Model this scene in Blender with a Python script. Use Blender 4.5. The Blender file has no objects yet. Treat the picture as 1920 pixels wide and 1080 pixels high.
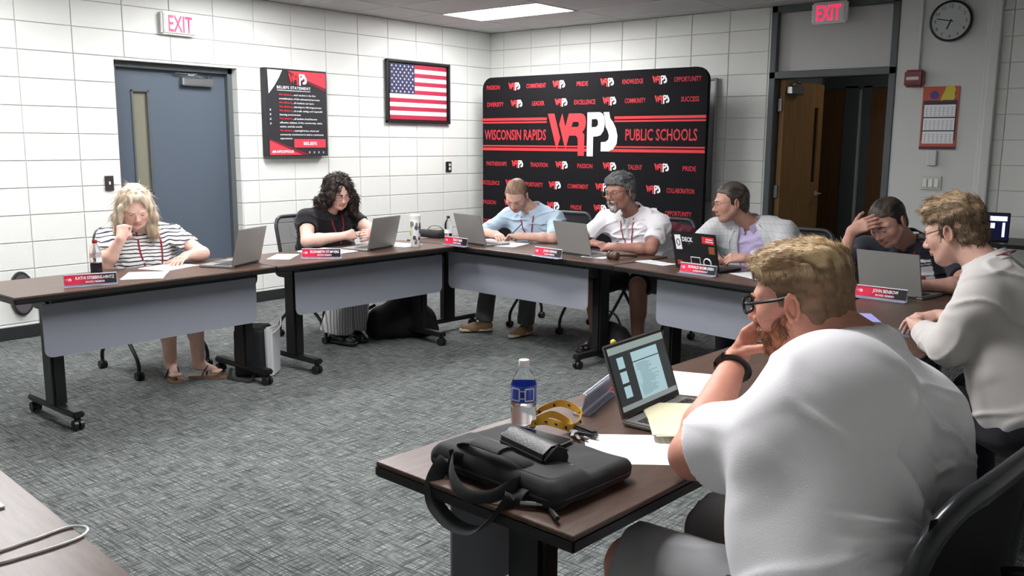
import bpy, bmesh, math, random
import numpy as np
from mathutils import Vector, Matrix
R = math.radians
PI = math.pi
scene = bpy.context.scene
C = scene.collection

# ---------------------------------------------------------------- camera
def make_camera():
    cd = bpy.data.cameras.new('camera')
    cd.sensor_fit = 'HORIZONTAL'
    cd.sensor_width = 36.0
    cd.lens = 1674.88 / 1920.0 * 36.0
    cd.clip_start = 0.05
    cd.clip_end = 60
    o = bpy.data.objects.new('camera', cd)
    C.objects.link(o)
    xr = Vector((0.76875359, 0.63951208, 0.00649663))
    xu = Vector((-0.10761382, 0.11933521, 0.98700475))
    xf = Vector((-0.63042619, 0.75946258, -0.1605597))
    m = Matrix((( xr.x, xu.x, -xf.x, 7.111), (xr.y, xu.y, -xf.y, -8.1455), (xr.z, xu.z, -xf.z, 1.494), (0, 0, 0, 1)))
    o.matrix_world = m
    scene.camera = o
make_camera()

# ---------------------------------------------------------------- world, exposure, lights
scene.view_settings.view_transform = 'Standard'
scene.view_settings.look = 'None'
scene.view_settings.gamma = 1.0
scene.view_settings.use_curve_mapping = False
scene.view_settings.exposure = 0.15
w = bpy.data.worlds.new('world'); scene.world = w
w.use_nodes = True
w.node_tree.nodes['Background'].inputs[0].default_value = (0.9, 0.95, 1.0, 1)
w.node_tree.nodes['Background'].inputs[1].default_value = 0.05
LAMP = 33.0          # emission of a lit ceiling panel
# centres of the lit 4 x 2 ft ceiling panels
LAMPS = [(1.27, -1.21), (1.27, -3.66), (1.27, -6.10), (3.71, -4.88), (4.93, -6.10)]
LAMPS_OFF = [(3.71, -1.21), (6.15, -1.21), (7.37, -3.66)]

# ---------------------------------------------------------------- materials
MATS = {}
def mat(name, col=(.8, .8, .8), rough=.5, metal=0., spec=.5, emit=None, estr=0., alpha=1., trans=0., ior=1.45, bump=None, var=None, sheen=0., coat=0.):
    """bump=(scale, strength, stretch) noise relief; var=(scale, amount, stretch) colour variation"""
    if name in MATS: return MATS[name]
    m = bpy.data.materials.new(name); m.use_nodes = True
    nt = m.node_tree; b = nt.nodes['Principled BSDF']
    b.inputs['Base Color'].default_value = (*col, 1)
    b.inputs['Roughness'].default_value = rough
    b.inputs['Metallic'].default_value = metal
    b.inputs['Specular IOR Level'].default_value = spec
    b.inputs['IOR'].default_value = ior
    if trans: b.inputs['Transmission Weight'].default_value = trans
    if alpha < 1: b.inputs['Alpha'].default_value = alpha
    if sheen: b.inputs['Sheen Weight'].default_value = sheen
    if coat: b.inputs['Coat Weight'].default_value = coat
    if emit:
        b.inputs['Emission Color'].default_value = (*emit, 1)
        b.inputs['Emission Strength'].default_value = estr
    if bump or var:
        tc = nt.nodes.new('ShaderNodeTexCoord')
    if var:
        mp = nt.nodes.new('ShaderNodeMapping'); nz = nt.nodes.new('ShaderNodeTexNoise')
        nt.links.new(tc.outputs['Object'], mp.inputs[0]); nt.links.new(mp.outputs[0], nz.inputs['Vector'])
        mp.inputs['Scale'].default_value = var[2] if len(var) > 2 else (1, 1, 1)
        nz.inputs['Scale'].default_value = var[0]; nz.inputs['Detail'].default_value = 5
        rp = nt.nodes.new('ShaderNodeMapRange')
        rp.inputs['From Min'].default_value = .3; rp.inputs['From Max'].default_value = .7
        rp.inputs['To Min'].default_value = 1 - var[1]; rp.inputs['To Max'].default_value = 1 + var[1]
        mx = nt.nodes.new('ShaderNodeVectorMath'); mx.operation = 'SCALE'
        mx.inputs[0].default_value = col
        nt.links.new(nz.outputs['Fac'], rp.inputs['Value']); nt.links.new(rp.outputs[0], mx.inputs['Scale'])
        nt.links.new(mx.outputs[0], b.inputs['Base Color'])
    if bump:
        mp = nt.nodes.new('ShaderNodeMapping'); nz = nt.nodes.new('ShaderNodeTexNoise')
        nt.links.new(tc.outputs['Object'], mp.inputs[0]); nt.links.new(mp.outputs[0], nz.inputs['Vector'])
        mp.inputs['Scale'].default_value = bump[2] if len(bump) > 2 else (1, 1, 1)
        nz.inputs['Scale'].default_value = bump[0]; nz.inputs['Detail'].default_value = 4
        bp = nt.nodes.new('ShaderNodeBump'); bp.inputs['Strength'].default_value = bump[1]
        bp.inputs['Distance'].default_value = .01
        nt.links.new(nz.outputs['Fac'], bp.inputs['Height']); nt.links.new(bp.outputs[0], b.inputs['Normal'])
    MATS[name] = m
    return m

def mat_attr(name, rough=.6, spec=.3, sheen=0., bump=None, sss=0.):
    """base colour comes from the mesh's own colour attribute (skin, printed cloth)"""
    if name in MATS: return MATS[name]
    m = mat(name, (.5, .5, .5), rough, spec=spec, sheen=sheen, bump=bump)
    nt = m.node_tree; a = nt.nodes.new('ShaderNodeAttribute'); a.attribute_name = 'Col'
    b = nt.nodes['Principled BSDF']
    nt.links.new(a.outputs['Color'], b.inputs['Base Color'])
    if sss:
        b.inputs['Subsurface Weight'].default_value = sss
        b.inputs['Subsurface Radius'].default_value = (.02, .008, .004)
        b.inputs['Subsurface Scale'].default_value = .5
    return m

def s2l(*c):
    """sRGB 0-255 to linear"""
    return tuple(((x / 255) / 12.92 if x / 255 <= .04045 else ((x / 255 + .055) / 1.055) ** 2.4) for x in c)

# ---------------------------------------------------------------- object helpers
def link(name, me, m=None, parent=None):
    o = bpy.data.objects.new(name, me); C.objects.link(o)
    if m is not None and me is not None and not me.materials:
        for x in (m if isinstance(m, (list, tuple)) else [m]): me.materials.append(x)
    if parent is not None: o.parent = parent
    return o
def tag(o, label=None, cat=None, group=None, kind=None):
    if label: o['label'] = label
    if cat: o['category'] = cat
    if group: o['group'] = group
    if kind: o['kind'] = kind
    return o
def thing(name, label, cat, loc=(0, 0, 0), rz=0., group=None):
    o = bpy.data.objects.new(name, None); C.objects.link(o)
    o.empty_display_size = .1
    o.location = loc; o.rotation_euler = (0, 0, rz)
    return tag(o, label, cat, group)
def struct(name, bm, m, parent=None):
    o = obj(name, bm, m, parent)
    if parent is None: o['kind'] = 'structure'
    return o
def obj(name, bm, m, parent=None, smooth=False, loc=None, rot=None):
    me = bpy.data.meshes.new(name)
    bmesh.ops.recalc_face_normals(bm, faces=bm.faces[:])
    bm.to_mesh(me); bm.free()
    if smooth:
        me.polygons.foreach_set('use_smooth', [True] * len(me.polygons))
        if smooth != 'all':
            try: me.set_sharp_from_angle(angle=R(40))
            except Exception: pass
    o = link(name, me, m, parent)
    if loc: o.location = loc
    if rot: o.rotation_euler = rot
    return o
def copy_tree(o, parent=None):
    c = o.copy(); C.objects.link(c); c.parent = parent
    for ch in list(o.children): copy_tree(ch, c)
    return c
def B(): return bmesh.new()
def box(bm, c, s, bev=0., rot=None, seg=1):
    """box centred at c with full size s"""
    m = Matrix.Translation(c)
    if rot is not None: m = m @ (rot.to_4x4() if isinstance(rot, Matrix) else Matrix.Rotation(rot, 4, 'Z'))
    r = bmesh.ops.create_cube(bm, size=1, matrix=m @ Matrix.Diagonal((*s, 1)))
    if bev > 0:
        es = list({e for v in r['verts'] for e in v.link_edges})
        bmesh.ops.bevel(bm, geom=es, offset=bev, segments=seg, affect='EDGES', clamp_overlap=True)
    return bm
def frame_of(d):
    d = Vector(d).normalized()
    a = Vector((0, 0, 1)) if abs(d.z) < .9 else Vector((1, 0, 0))
    x = d.cross(a).normalized(); y = d.cross(x).normalized()
    return x, y, d
def tube(bm, pts, r, n=10, closed=False, flat=1., up=None):
    """round (or flattened) tube along a polyline; r a number or list"""
    pts = [Vector(p) for p in pts]; N = len(pts)
    rr = r if isinstance(r, (list, tuple)) else [r] * N
    rings = []; prev = None
    for i, p in enumerate(pts):
        if closed: d = pts[(i + 1) % N] - pts[i - 1]
        else: d = pts[min(i + 1, N - 1)] - pts[max(i - 1, 0)]
        d.normalize()
        if up is not None:
            y = (Vector(up) - d * d.dot(Vector(up))).normalized(); x = d.cross(y)
        elif prev is None: x, y, _ = frame_of(d)
        else:
            x = (prev - d * prev.dot(d)).normalized(); y = d.cross(x)
        prev = x
        rings.append([bm.verts.new(p + (x * math.cos(2 * PI * k / n) + y * math.sin(2 * PI * k / n) * flat) * rr[i]) for k in range(n)])
    for i in range(N if closed else N - 1):
        a, b = rings[i], rings[(i + 1) % N]
        for k in range(n): bm.faces.new((a[k], a[(k + 1) % n], b[(k + 1) % n], b[k]))
    if not closed:
        bm.faces.new(rings[0][::-1]); bm.faces.new(rings[-1])
    return bm
def smooth_pts(pts, n=6, closed=False):
    """Catmull-Rom through pts"""
    P = [Vector(p) for p in pts]; out = []
    N = len(P)
    for i in range(N if closed else N - 1):
        g = (lambda j: P[j % N]) if closed else (lambda j: P[max(0, min(N - 1, j))])
        p0, p1, p2, p3 = g(i - 1), g(i), g(i + 1), g(i + 2)
        for k in range(n):
            t = k / n
            out.append(.5 * ((2 * p1) + (p2 - p0) * t + (2 * p0 - 5 * p1 + 4 * p2 - p3) * t * t + (3 * p1 - p0 - 3 * p2 + p3) * t ** 3))
    if not closed: out.append(P[-1])
    return out
def lathe(bm, prof, n=24, c=(0, 0, 0), axis=None):
    """revolve (r, z) profile about z at c"""
    rings = []
    for r_, z in prof:
        if r_ < 1e-6: rings.append([bm.verts.new((c[0], c[1], c[2] + z))])
        else: rings.append([bm.verts.new((c[0] + r_ * math.cos(2 * PI * k / n), c[1] + r_ * math.sin(2 * PI * k / n), c[2] + z)) for k in range(n)])
    for a, b in zip(rings, rings[1:]):
        if len(a) == 1 and len(b) == 1: continue
        for k in range(n):
            k2 = (k + 1) % n
            if len(a) == 1: bm.faces.new((a[0], b[k2], b[k]))
            elif len(b) == 1: bm.faces.new((a[k], a[k2], b[0]))
            else: bm.faces.new((a[k], a[k2], b[k2], b[k]))
    return bm
def prism(bm, poly, y0, y1, plane='xz'):
    """polygon in the plane extruded along the third axis"""
    def P(a, b, t): return (a, t, b) if plane == 'xz' else ((a, b, t) if plane == 'xy' else (t, a, b))
    A = [bm.verts.new(P(a, b, y0)) for a, b in poly]; D = [bm.verts.new(P(a, b, y1)) for a, b in poly]
    bm.faces.new(A); bm.faces.new(D[::-1]); n = len(poly)
    for k in range(n): bm.faces.new((A[k], D[k], D[(k + 1) % n], A[(k + 1) % n]))
    return bm
def ribbon(bm, top, bot, th=.002):
    """strip between two polylines with thickness"""
    top = [Vector(p) for p in top]; bot = [Vector(p) for p in bot]
    nrm = []
    for i in range(len(top)):
        d = top[min(i + 1, len(top) - 1)] - top[max(0, i - 1)]
        nrm.append(d.cross(bot[i] - top[i]).normalized() * th)
    T = [bm.verts.new(p) for p in top]; Bt = [bm.verts.new(p) for p in bot]
    T2 = [bm.verts.new(p + q) for p, q in zip(top, nrm)]; B2 = [bm.verts.new(p + q) for p, q in zip(bot, nrm)]
    for i in range(len(T) - 1):
        bm.faces.new((T[i], T[i + 1], Bt[i + 1], Bt[i])); bm.faces.new((T2[i + 1], T2[i], B2[i], B2[i + 1]))
        bm.faces.new((T[i + 1], T[i], T2[i], T2[i + 1])); bm.faces.new((Bt[i], Bt[i + 1], B2[i + 1], B2[i]))
    bm.faces.new((T[0], Bt[0], B2[0], T2[0])); bm.faces.new((T[-1], T2[-1], B2[-1], Bt[-1]))
    return bm
def rrect(w_, h_, r_, n=6, cx=0., cy=0.):
    out = []
    for sx, sy, a0 in ((1, 1, 0), (-1, 1, 90), (-1, -1, 180), (1, -1, 270)):
        for k in range(n + 1):
            a = R(a0 + 90 * k / n)
            out.append((cx + sx * (w_ / 2 - r_) + r_ * math.cos(a), cy + sy * (h_ / 2 - r_) + r_ * math.sin(a)))
    return out

# ---- flat print: letters and emblems as thin raised shapes in the local x-z plane, facing -y
def curve_mesh(cu):
    o = bpy.data.objects.new('t', cu); C.objects.link(o)
    dg = bpy.context.evaluated_depsgraph_get(); dg.update()
    me = bpy.data.meshes.new_from_object(o.evaluated_get(dg))
    bpy.data.objects.remove(o); bpy.data.curves.remove(cu)
    me.materials.clear()
    return me
TEXTS = {}
def text_mesh(s, h, bold=0., width=None, ital=0., space=1.):
    """text centred at the origin in the x-z plane, capital height h, optional exact width"""
    key = (s, h, bold, width, ital, space)
    if key in TEXTS: return TEXTS[key]
    cu = bpy.data.curves.new('t', 'FONT'); cu.body = s; cu.size = 1.; cu.align_x = 'CENTER'
    cu.offset = bold; cu.shear = ital; cu.resolution_u = 2; cu.space_character = space
    me = curve_mesh(cu)
    n = len(me.vertices); co = np.empty(n * 3); me.vertices.foreach_get('co', co); co = co.reshape(-1, 3)
    if n:
        x0, x1 = co[:, 0].min(), co[:, 0].max()
        k = h / .727
        kx = k if width is None else width / (x1 - x0)
        out = np.empty_like(co)
        out[:, 0] = (co[:, 0] - (x0 + x1) / 2) * kx; out[:, 1] = 0; out[:, 2] = (co[:, 1] - .3635) * k
        me.vertices.foreach_set('co', out.ravel()); me.update()
    TEXTS[key] = me
    return me
def poly_mesh(contours, name='p'):
    """contours in (x, z); inner ones become holes"""
    cu = bpy.data.curves.new('t', 'CURVE'); cu.dimensions = '2D'; cu.fill_mode = 'BOTH'
    for c in contours:
        sp = cu.splines.new('POLY'); sp.points.add(len(c) - 1)
        for i, (a, b) in enumerate(c): sp.points[i].co = (a, b, 0, 1)
        sp.use_cyclic_u = True
    me = curve_mesh(cu)
    n = len(me.vertices); co = np.empty(n * 3); me.vertices.foreach_get('co', co); co = co.reshape(-1, 3)
    out = np.stack([co[:, 0], np.zeros(n), co[:, 1]], 1)
    me.vertices.foreach_set('co', out.ravel()); me.update()
    return me
def put(name, me, m, parent, loc, rot=(0, 0, 0), label=None):
    """place shared print mesh; material on the object"""
    if not me.materials: me.materials.append(m)
    o = bpy.data.objects.new(name, me); C.objects.link(o)
    if me.materials[0] is not m:
        o.material_slots[0].link = 'OBJECT'; o.material_slots[0].material = m
    o.parent = parent; o.location = loc; o.rotation_euler = rot
    if label: o['label'] = label
    return o
def arc(cx, cy, r_, a0, a1, n=8, ry=None):
    ry = ry or r_
    return [(cx + r_ * math.cos(R(a0 + (a1 - a0) * k / n)), cy + ry * math.sin(R(a0 + (a1 - a0) * k / n))) for k in range(n + 1)]

# the school emblem: letters W R (red) and P S (white), unit = its full width, centred
def _em(pts): return [((x - 852) / 520., -(y - 606) / 520.) for x, y in pts]
def _ov(pts): return _em([(592 + (x - 1105) * .5955, 478 + (y - 295) * .772) for x, y in pts])
EM_RED = [_ov([(1105, 295), (1190, 295), (1270, 487), (1227, 585)]),
          _ov([(1293, 293), (1335, 400), (1378, 297), (1530, 297), (1562, 304), (1585, 325), (1594, 360), (1590, 395), (1572, 425), (1550, 443), (1577, 460), (1577, 628), (1497, 628), (1497, 510), (1490, 485), (1470, 470), (1385, 470), (1340, 585), (1255, 380)]),
          _ov([(1412, 402), (1432, 362), (1490, 362), (1504, 370), (1507, 384), (1500, 398), (1488, 402)])]
EM_WHITE = [_em([(893, 475), (985, 475), (1003, 484), (1016, 505), (1020, 545), (1012, 585), (992, 610), (968, 617), (938, 619), (938, 737), (893, 737)]),
            _em([(925, 515), (962, 514), (972, 528), (972, 548), (960, 561), (940, 563), (925, 563)]),
            _em([(1010, 475), (1050, 475), (1058, 512), (1080, 535), (1100, 570), (1112, 615), (1108, 660), (1085, 692), (1050, 706), (995, 706), (995, 652), (1028, 650), (1048, 636), (1052, 612), (1042, 585), (1026, 560), (1022, 520)])]
EM_R = poly_mesh(EM_RED); EM_W = poly_mesh(EM_WHITE)
def scaled(me, k):
    m2 = me.copy(); m2.transform(Matrix.Scale(k, 4)); m2.materials.clear(); return m2
# ---------------------------------------------------------------- shared materials
M_WALL = mat('painted_block', s2l(226, 228, 224), .55, bump=(160, .25), var=(1.3, .02))
M_MORTAR = mat('mortar_joint', s2l(206, 208, 204), .7)
M_WALL2 = mat('painted_plaster', s2l(208, 210, 208), .6, bump=(120, .15))
M_BASE = mat('rubber_base', s2l(38, 40, 42), .5)
M_CEIL = mat('acoustic_tile', s2l(200, 198, 198), .9, bump=(220, .5), var=(90, .04))
M_GRID = mat('ceiling_grid', s2l(205, 205, 205), .5)
M_FRAME = mat('frame_paint', s2l(84, 90, 92), .45)
M_BLUEDOOR = mat('slate_door_paint', s2l(84, 94, 106), .38, bump=(60, .04))
M_DARK = mat('dark_plastic', s2l(26, 26, 28), .42)
M_BLACKMETAL = mat('black_powdercoat', s2l(20, 20, 22), .38, spec=.5)
M_STEEL = mat('brushed_metal', s2l(170, 172, 176), .3, metal=.9)
M_CHROME = mat('chrome', (.8, .8, .8), .12, metal=1.)
M_WHITE = mat('white_plastic', s2l(232, 232, 230), .4)
M_PANEL = mat('grey_panel', s2l(140, 143, 153), .42, var=(2, .02))
M_EDGE = mat('black_edge', s2l(24, 23, 24), .4)
M_PAPER = mat('white_paper', s2l(240, 241, 244), .7)
M_PAPER2 = mat('cream_paper', s2l(244, 236, 200), .7)
M_INK = mat('printed_ink', s2l(120, 124, 130), .8)
M_SATIN = mat('satin_metal', s2l(190, 190, 192), .35, metal=.3)
M_RED = mat('print_red', s2l(214, 52, 58), .6)
M_REDTXT = mat('print_red_text', s2l(196, 44, 56), .6)
M_PWHITE = mat('print_white', s2l(238, 238, 244), .6)
M_BLACKFAB = mat('black_fabric', s2l(24, 25, 28), .85, sheen=.2, bump=(500, .2))
M_NYLON = mat('black_nylon', s2l(24, 27, 30), .75, sheen=.1, bump=(700, .25))
M_SCREENGLASS = mat('dark_glass', s2l(10, 12, 16), .08, spec=.6)
M_LAPTOP = mat('silver_laptop', s2l(146, 145, 142), .42, metal=.25)
M_KEY = mat('key_grey', s2l(60, 60, 62), .5)
M_CLEAR = mat('clear_plastic', (.95, .97, 1.), .04, trans=1., ior=1.12)
M_ACRYL = mat('clear_acrylic', (.75, .8, .95), .06, trans=.75, ior=1.3)
M_MAROON = mat('maroon_ribbon', s2l(140, 22, 48), .6)
M_GLASSRIM = mat('spectacle_rim', s2l(22, 20, 22), .25)
M_BRASSRIM = mat('thin_metal_rim', s2l(120, 96, 70), .3, metal=.6)
M_LENS = mat('spectacle_lens', (.97, .97, 1.), .03, trans=1., ior=1.02, alpha=.25)

def mat_laminate():
    m = mat('table_laminate', s2l(96, 76, 66), .34, spec=.5)
    nt = m.node_tree; b = nt.nodes['Principled BSDF']
    tc = nt.nodes.new('ShaderNodeTexCoord'); mp = nt.nodes.new('ShaderNodeMapping')
    mp.inputs['Scale'].default_value = (1.6, 14, 14)
    nz = nt.nodes.new('ShaderNodeTexNoise'); nz.inputs['Scale'].default_value = 5; nz.inputs['Detail'].default_value = 8; nz.inputs['Roughness'].default_value = .65
    cr = nt.nodes.new('ShaderNodeValToRGB')
    cr.color_ramp.elements[0].position = .3; cr.color_ramp.elements[0].color = (*s2l(66, 50, 42), 1)
    cr.color_ramp.elements[1].position = .72; cr.color_ramp.elements[1].color = (*s2l(96, 75, 63), 1)
    nt.links.new(tc.outputs['Object'], mp.inputs[0]); nt.links.new(mp.outputs[0], nz.inputs['Vector'])
    nt.links.new(nz.outputs['Fac'], cr.inputs[0]); nt.links.new(cr.outputs[0], b.inputs['Base Color'])
    return m
M_LAM = mat_laminate()

def mat_carpet():
    m = mat('woven_carpet', s2l(110, 116, 116), .95, spec=.1)
    nt = m.node_tree; b = nt.nodes['Principled BSDF']; L = nt.links
    tc = nt.nodes.new('ShaderNodeTexCoord')
    def noise(scale, sc, det=3, rough=.6):
        mp = nt.nodes.new('ShaderNodeMapping'); mp.inputs['Scale'].default_value = sc
        nz = nt.nodes.new('ShaderNodeTexNoise'); nz.inputs['Scale'].default_value = scale; nz.inputs['Detail'].default_value = det; nz.inputs['Roughness'].default_value = rough
        L.new(tc.outputs['Object'], mp.inputs[0]); L.new(mp.outputs[0], nz.inputs['Vector']); return nz.outputs['Fac']
    def mth(op, a, b_=None, v=None):
        n = nt.nodes.new('ShaderNodeMath'); n.operation = op
        L.new(a, n.inputs[0])
        if b_ is not None: L.new(b_, n.inputs[1])
        if v is not None: n.inputs[1].default_value = v
        return n.outputs[0]
    a = noise(9, (.8, 15, 1)); c = noise(9, (15, .8, 1)); e = noise(60, (1, 1, 1), 2)
    g = noise(1.3, (1, 1, 1), 2)
    # yarns along the two directions: the darker of the two sets shows
    s = mth('MINIMUM', a, c); s = mth('MULTIPLY', s, v=1.6)
    s = mth('ADD', s, mth('MULTIPLY', mth('ADD', a, c), v=.35))
    s = mth('ADD', s, mth('MULTIPLY', e, v=.35)); s = mth('ADD', s, mth('MULTIPLY', g, v=.25))
    cr = nt.nodes.new('ShaderNodeValToRGB')
    cr.color_ramp.elements[0].position = 0.; cr.color_ramp.elements[0].color = (*s2l(54, 58, 58), 1)
    cr.color_ramp.elements[1].position = 1.; cr.color_ramp.elements[1].color = (*s2l(150, 153, 150), 1)
    el = cr.color_ramp.elements.new(.5); el.color = (*s2l(97, 101, 100), 1)
    mr = nt.nodes.new('ShaderNodeMapRange'); mr.inputs['From Min'].default_value = 1.12; mr.inputs['From Max'].default_value = 1.75
    L.new(s, mr.inputs['Value']); L.new(mr.outputs[0], cr.inputs[0]); L.new(cr.outputs[0], b.inputs['Base Color'])
    bp = nt.nodes.new('ShaderNodeBump'); bp.inputs['Strength'].default_value = .5; bp.inputs['Distance'].default_value = .004
    L.new(s, bp.inputs['Height']); L.new(bp.outputs[0], b.inputs['Normal'])
    return m
M_CARPET = mat_carpet()

def mat_wood(name, c0, c1):
    m = mat(name, c0, .4)
    nt = m.node_tree; b = nt.nodes['Principled BSDF']
    tc = nt.nodes.new('ShaderNodeTexCoord'); mp = nt.nodes.new('ShaderNodeMapping')
    mp.inputs['Scale'].default_value = (12, 12, .8)
    nz = nt.nodes.new('ShaderNodeTexNoise'); nz.inputs['Scale'].default_value = 3; nz.inputs['Detail'].default_value = 6
    cr = nt.nodes.new('ShaderNodeValToRGB')
    cr.color_ramp.elements[0].position = .3; cr.color_ramp.elements[0].color = (*c0, 1)
    cr.color_ramp.elements[1].position = .7; cr.color_ramp.elements[1].color = (*c1, 1)
    nt.links.new(tc.outputs['Object'], mp.inputs[0]); nt.links.new(mp.outputs[0], nz.inputs['Vector'])
    nt.links.new(nz.outputs['Fac'], cr.inputs[0]); nt.links.new(cr.outputs[0], b.inputs['Base Color'])
    return m
M_WOOD = mat_wood('oak_veneer', s2l(146, 108, 66), s2l(168, 128, 84))
M_WOOD2 = mat_wood('dark_veneer', s2l(96, 66, 38), s2l(112, 78, 46))
M_LIT = mat('lamp_diffuser', (1, 1, 1), .5, emit=(1., .985, .99), estr=LAMP)
M_UNLIT = mat('lamp_diffuser_off', s2l(225, 225, 225), .5)
# ---------------------------------------------------------------- room shell
XMAX, YMIN, CEIL = 8.6, -9.2, 2.753
CH = .2032; BW = .4064
Z0 = 1.54 - 8 * CH           # -0.0856: bottom course starts below the carpet
# floor
bm = B(); box(bm, ((XMAX - .2) / 2, (YMIN + 2.6) / 2 , -.05), (XMAX + .6, 2.9 - YMIN, .1)); floor = struct('floor', bm, M_CARPET)
# ceiling: backing slab, tiles and grid bars
bm = B(); box(bm, ((XMAX - .1) / 2, YMIN / 2 , CEIL + .08), (XMAX + .4, -YMIN + .3, .1)); ceiling = struct('ceiling', bm, M_GRID)
lamps = set()
def tile_mesh():
    bm = B(); box(bm, (0, 0, .006), (1.2192 - .022, .6096 - .022, .012), .003)
    me = bpy.data.meshes.new('ceiling_tile'); bm.to_mesh(me); bm.free(); me.materials.append(M_CEIL); return me
TM = tile_mesh()
ox, oy = 1.27, -1.21
for i in range(-1, 7):
    for j in range(-14, 3):
        x = ox + i * 1.2192; y = oy + j * .6096
        if x < -.4 or x > XMAX + .3 or y > .2 or y < YMIN - .2: continue
        if any(abs(x - a) < .3 and abs(y - b_) < .2 for a, b_ in LAMPS + LAMPS_OFF): continue
        o = bpy.data.objects.new('ceiling_tile', TM); C.objects.link(o); o.parent = ceiling
        o.location = (x, y, CEIL + .002)
bm = B()
for i in range(-1, 8): box(bm, (ox + (i - .5) * 1.2192, YMIN / 2, CEIL + .004), (.024, -YMIN, .012))
for j in range(-14, 4): box(bm, (XMAX / 2, oy + (j - .5) * .6096, CEIL + .004), (XMAX, .024, .012))
o = obj('grid_bar', bm, M_GRID, ceiling); o['kind'] = 'stuff'
def troffer(x, y, lit, label):
    t = thing('ceiling_light', label, 'ceiling light', (x, y, CEIL), 0)
    bm = B()
    for sx in (-1, 1): box(bm, (sx * .6, 0, .002), (.02, .61, .014), .002)
    for sy in (-1, 1): box(bm, (0, sy * .295, .002), (1.22, .02, .014), .002)
    obj('frame', bm, M_WHITE, t)
    bm = B(); box(bm, (0, 0, .006), (1.18, .57, .008)); obj('diffuser', bm, M_LIT if lit else M_UNLIT, t)
for k, (x, y) in enumerate(LAMPS):
    troffer(x, y, True, ['lit rectangular ceiling panel nearest the far corner, above the banner', 'lit rectangular ceiling panel outside the picture above the dark-haired woman', 'lit rectangular ceiling panel outside the picture above the blonde woman', 'lit rectangular ceiling panel outside the picture above the open carpet', 'lit rectangular ceiling panel outside the picture before the man in the white t-shirt'][k])
for k, (x, y) in enumerate(LAMPS_OFF): troffer(x, y, False, ['unlit rectangular ceiling panel above the banner\'s right end', 'unlit rectangular ceiling panel near the wall clock', 'unlit ceiling panel outside the picture above the right table'][k])

# block walls. A wall = mortar backing + blocks, each block its own part
def block_mesh(w_, h_):
    g = .0022; d = .0035; b_ = .0045
    bm = B()
    A = [(-w_ / 2 + g, -h_ / 2 + g), (w_ / 2 - g, -h_ / 2 + g), (w_ / 2 - g, h_ / 2 - g), (-w_ / 2 + g, h_ / 2 - g)]
    o_ = [bm.verts.new((x, 0, z)) for x, z in A]
    m_ = [bm.verts.new((x - math.copysign(b_ * .3, x), -d * .6, z - math.copysign(b_ * .3, z))) for x, z in A]
    i_ = [bm.verts.new((x - math.copysign(b_, x), -d, z - math.copysign(b_, z))) for x, z in A]
    for P, Q in ((o_, m_), (m_, i_)):
        for k in range(4): bm.faces.new((P[k], P[(k + 1) % 4], Q[(k + 1) % 4], Q[k]))
    bm.faces.new(i_)
    bmesh.ops.recalc_face_normals(bm, faces=bm.faces[:])
    me = bpy.data.meshes.new('concrete_block'); bm.to_mesh(me); bm.free(); me.materials.append(M_WALL)
    # make sure the front looks to -y
    f = max(me.polygons, key=lambda p: p.area)
    if f.normal.y > 0: me.flip_normals()
    return me
BLK = {}
def block(parent, a0, a1, z0, z1, left):
    """left wall: a runs in y (negative), faces +x; right wall: a runs in x, faces -y"""
    w_, h_ = round(a1 - a0, 4), round(z1 - z0, 4)
    if w_ < .03 or h_ < .03: return
    if (w_, h_) not in BLK: BLK[(w_, h_)] = block_mesh(w_, h_)
    o = bpy.data.objects.new('concrete_block', BLK[(w_, h_)]); C.objects.link(o); o.parent = parent
    if left: o.location = (0, (a0 + a1) / 2, (z0 + z1) / 2); o.rotation_euler = (0, 0, R(90))
    else: o.location = ((a0 + a1) / 2, 0, (z0 + z1) / 2)
def courses():
    z = Z0
    while z < CEIL:
        a, b_ = max(z, 0.), min(z + CH, CEIL)
        if b_ > .05: yield a, b_
        z += CH
def lay(parent, lines, holes, left):
    for z0, z1 in courses():
        for a0, a1 in zip(lines, lines[1:]):
            segs = [(a0, a1, z0, z1)]
            for h0, h1, hz0, hz1 in holes:
                nx = []
                for s0, s1, t0, t1 in segs:
                    if s1 <= h0 or s0 >= h1 or t1 <= hz0 or t0 >= hz1: nx.append((s0, s1, t0, t1)); continue
                    if s0 < h0: nx.append((s0, h0, t0, t1))
                    if s1 > h1: nx.append((h1, s1, t0, t1))
                    if t1 > hz1: nx.append((max(s0, h0), min(s1, h1), max(t0, hz1), t1))
                segs = nx
            for s in segs: block(parent, *s, left)
LD = (-4.559, -3.43)      # left door opening in y
LDH = 2.13
# wall_left backing with the door opening (thickness 0.2)
bm = B()
box(bm, (-.105, (0 + LD[1]) / 2, CEIL / 2), (.2, -LD[1], CEIL)); box(bm, (-.105, (LD[0] + YMIN) / 2, CEIL / 2), (.2, LD[0] - YMIN, CEIL))
box(bm, (-.105, sum(LD) / 2, (LDH + CEIL) / 2), (.2, LD[1] - LD[0], CEIL - LDH))
wall_left = struct('wall_left', bm, M_MORTAR)
lines = [-BW * k for k in range(0, 22)][::-1]
lay(wall_left, lines, [(LD[0], LD[1], 0, LDH)], True)
# reveal blocks of the door opening (right jamb faces -y)
for z0, z1 in courses():
    if z1 > LDH + .02 and z0 >= LDH: break
    bm = B(); box(bm, (-.095, LD[1] - .003, (z0 + min(z1, LDH)) / 2), (.19, .01, min(z1, LDH) - z0 - .008), .003); obj('concrete_block', bm, M_WALL, wall_left)
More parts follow.
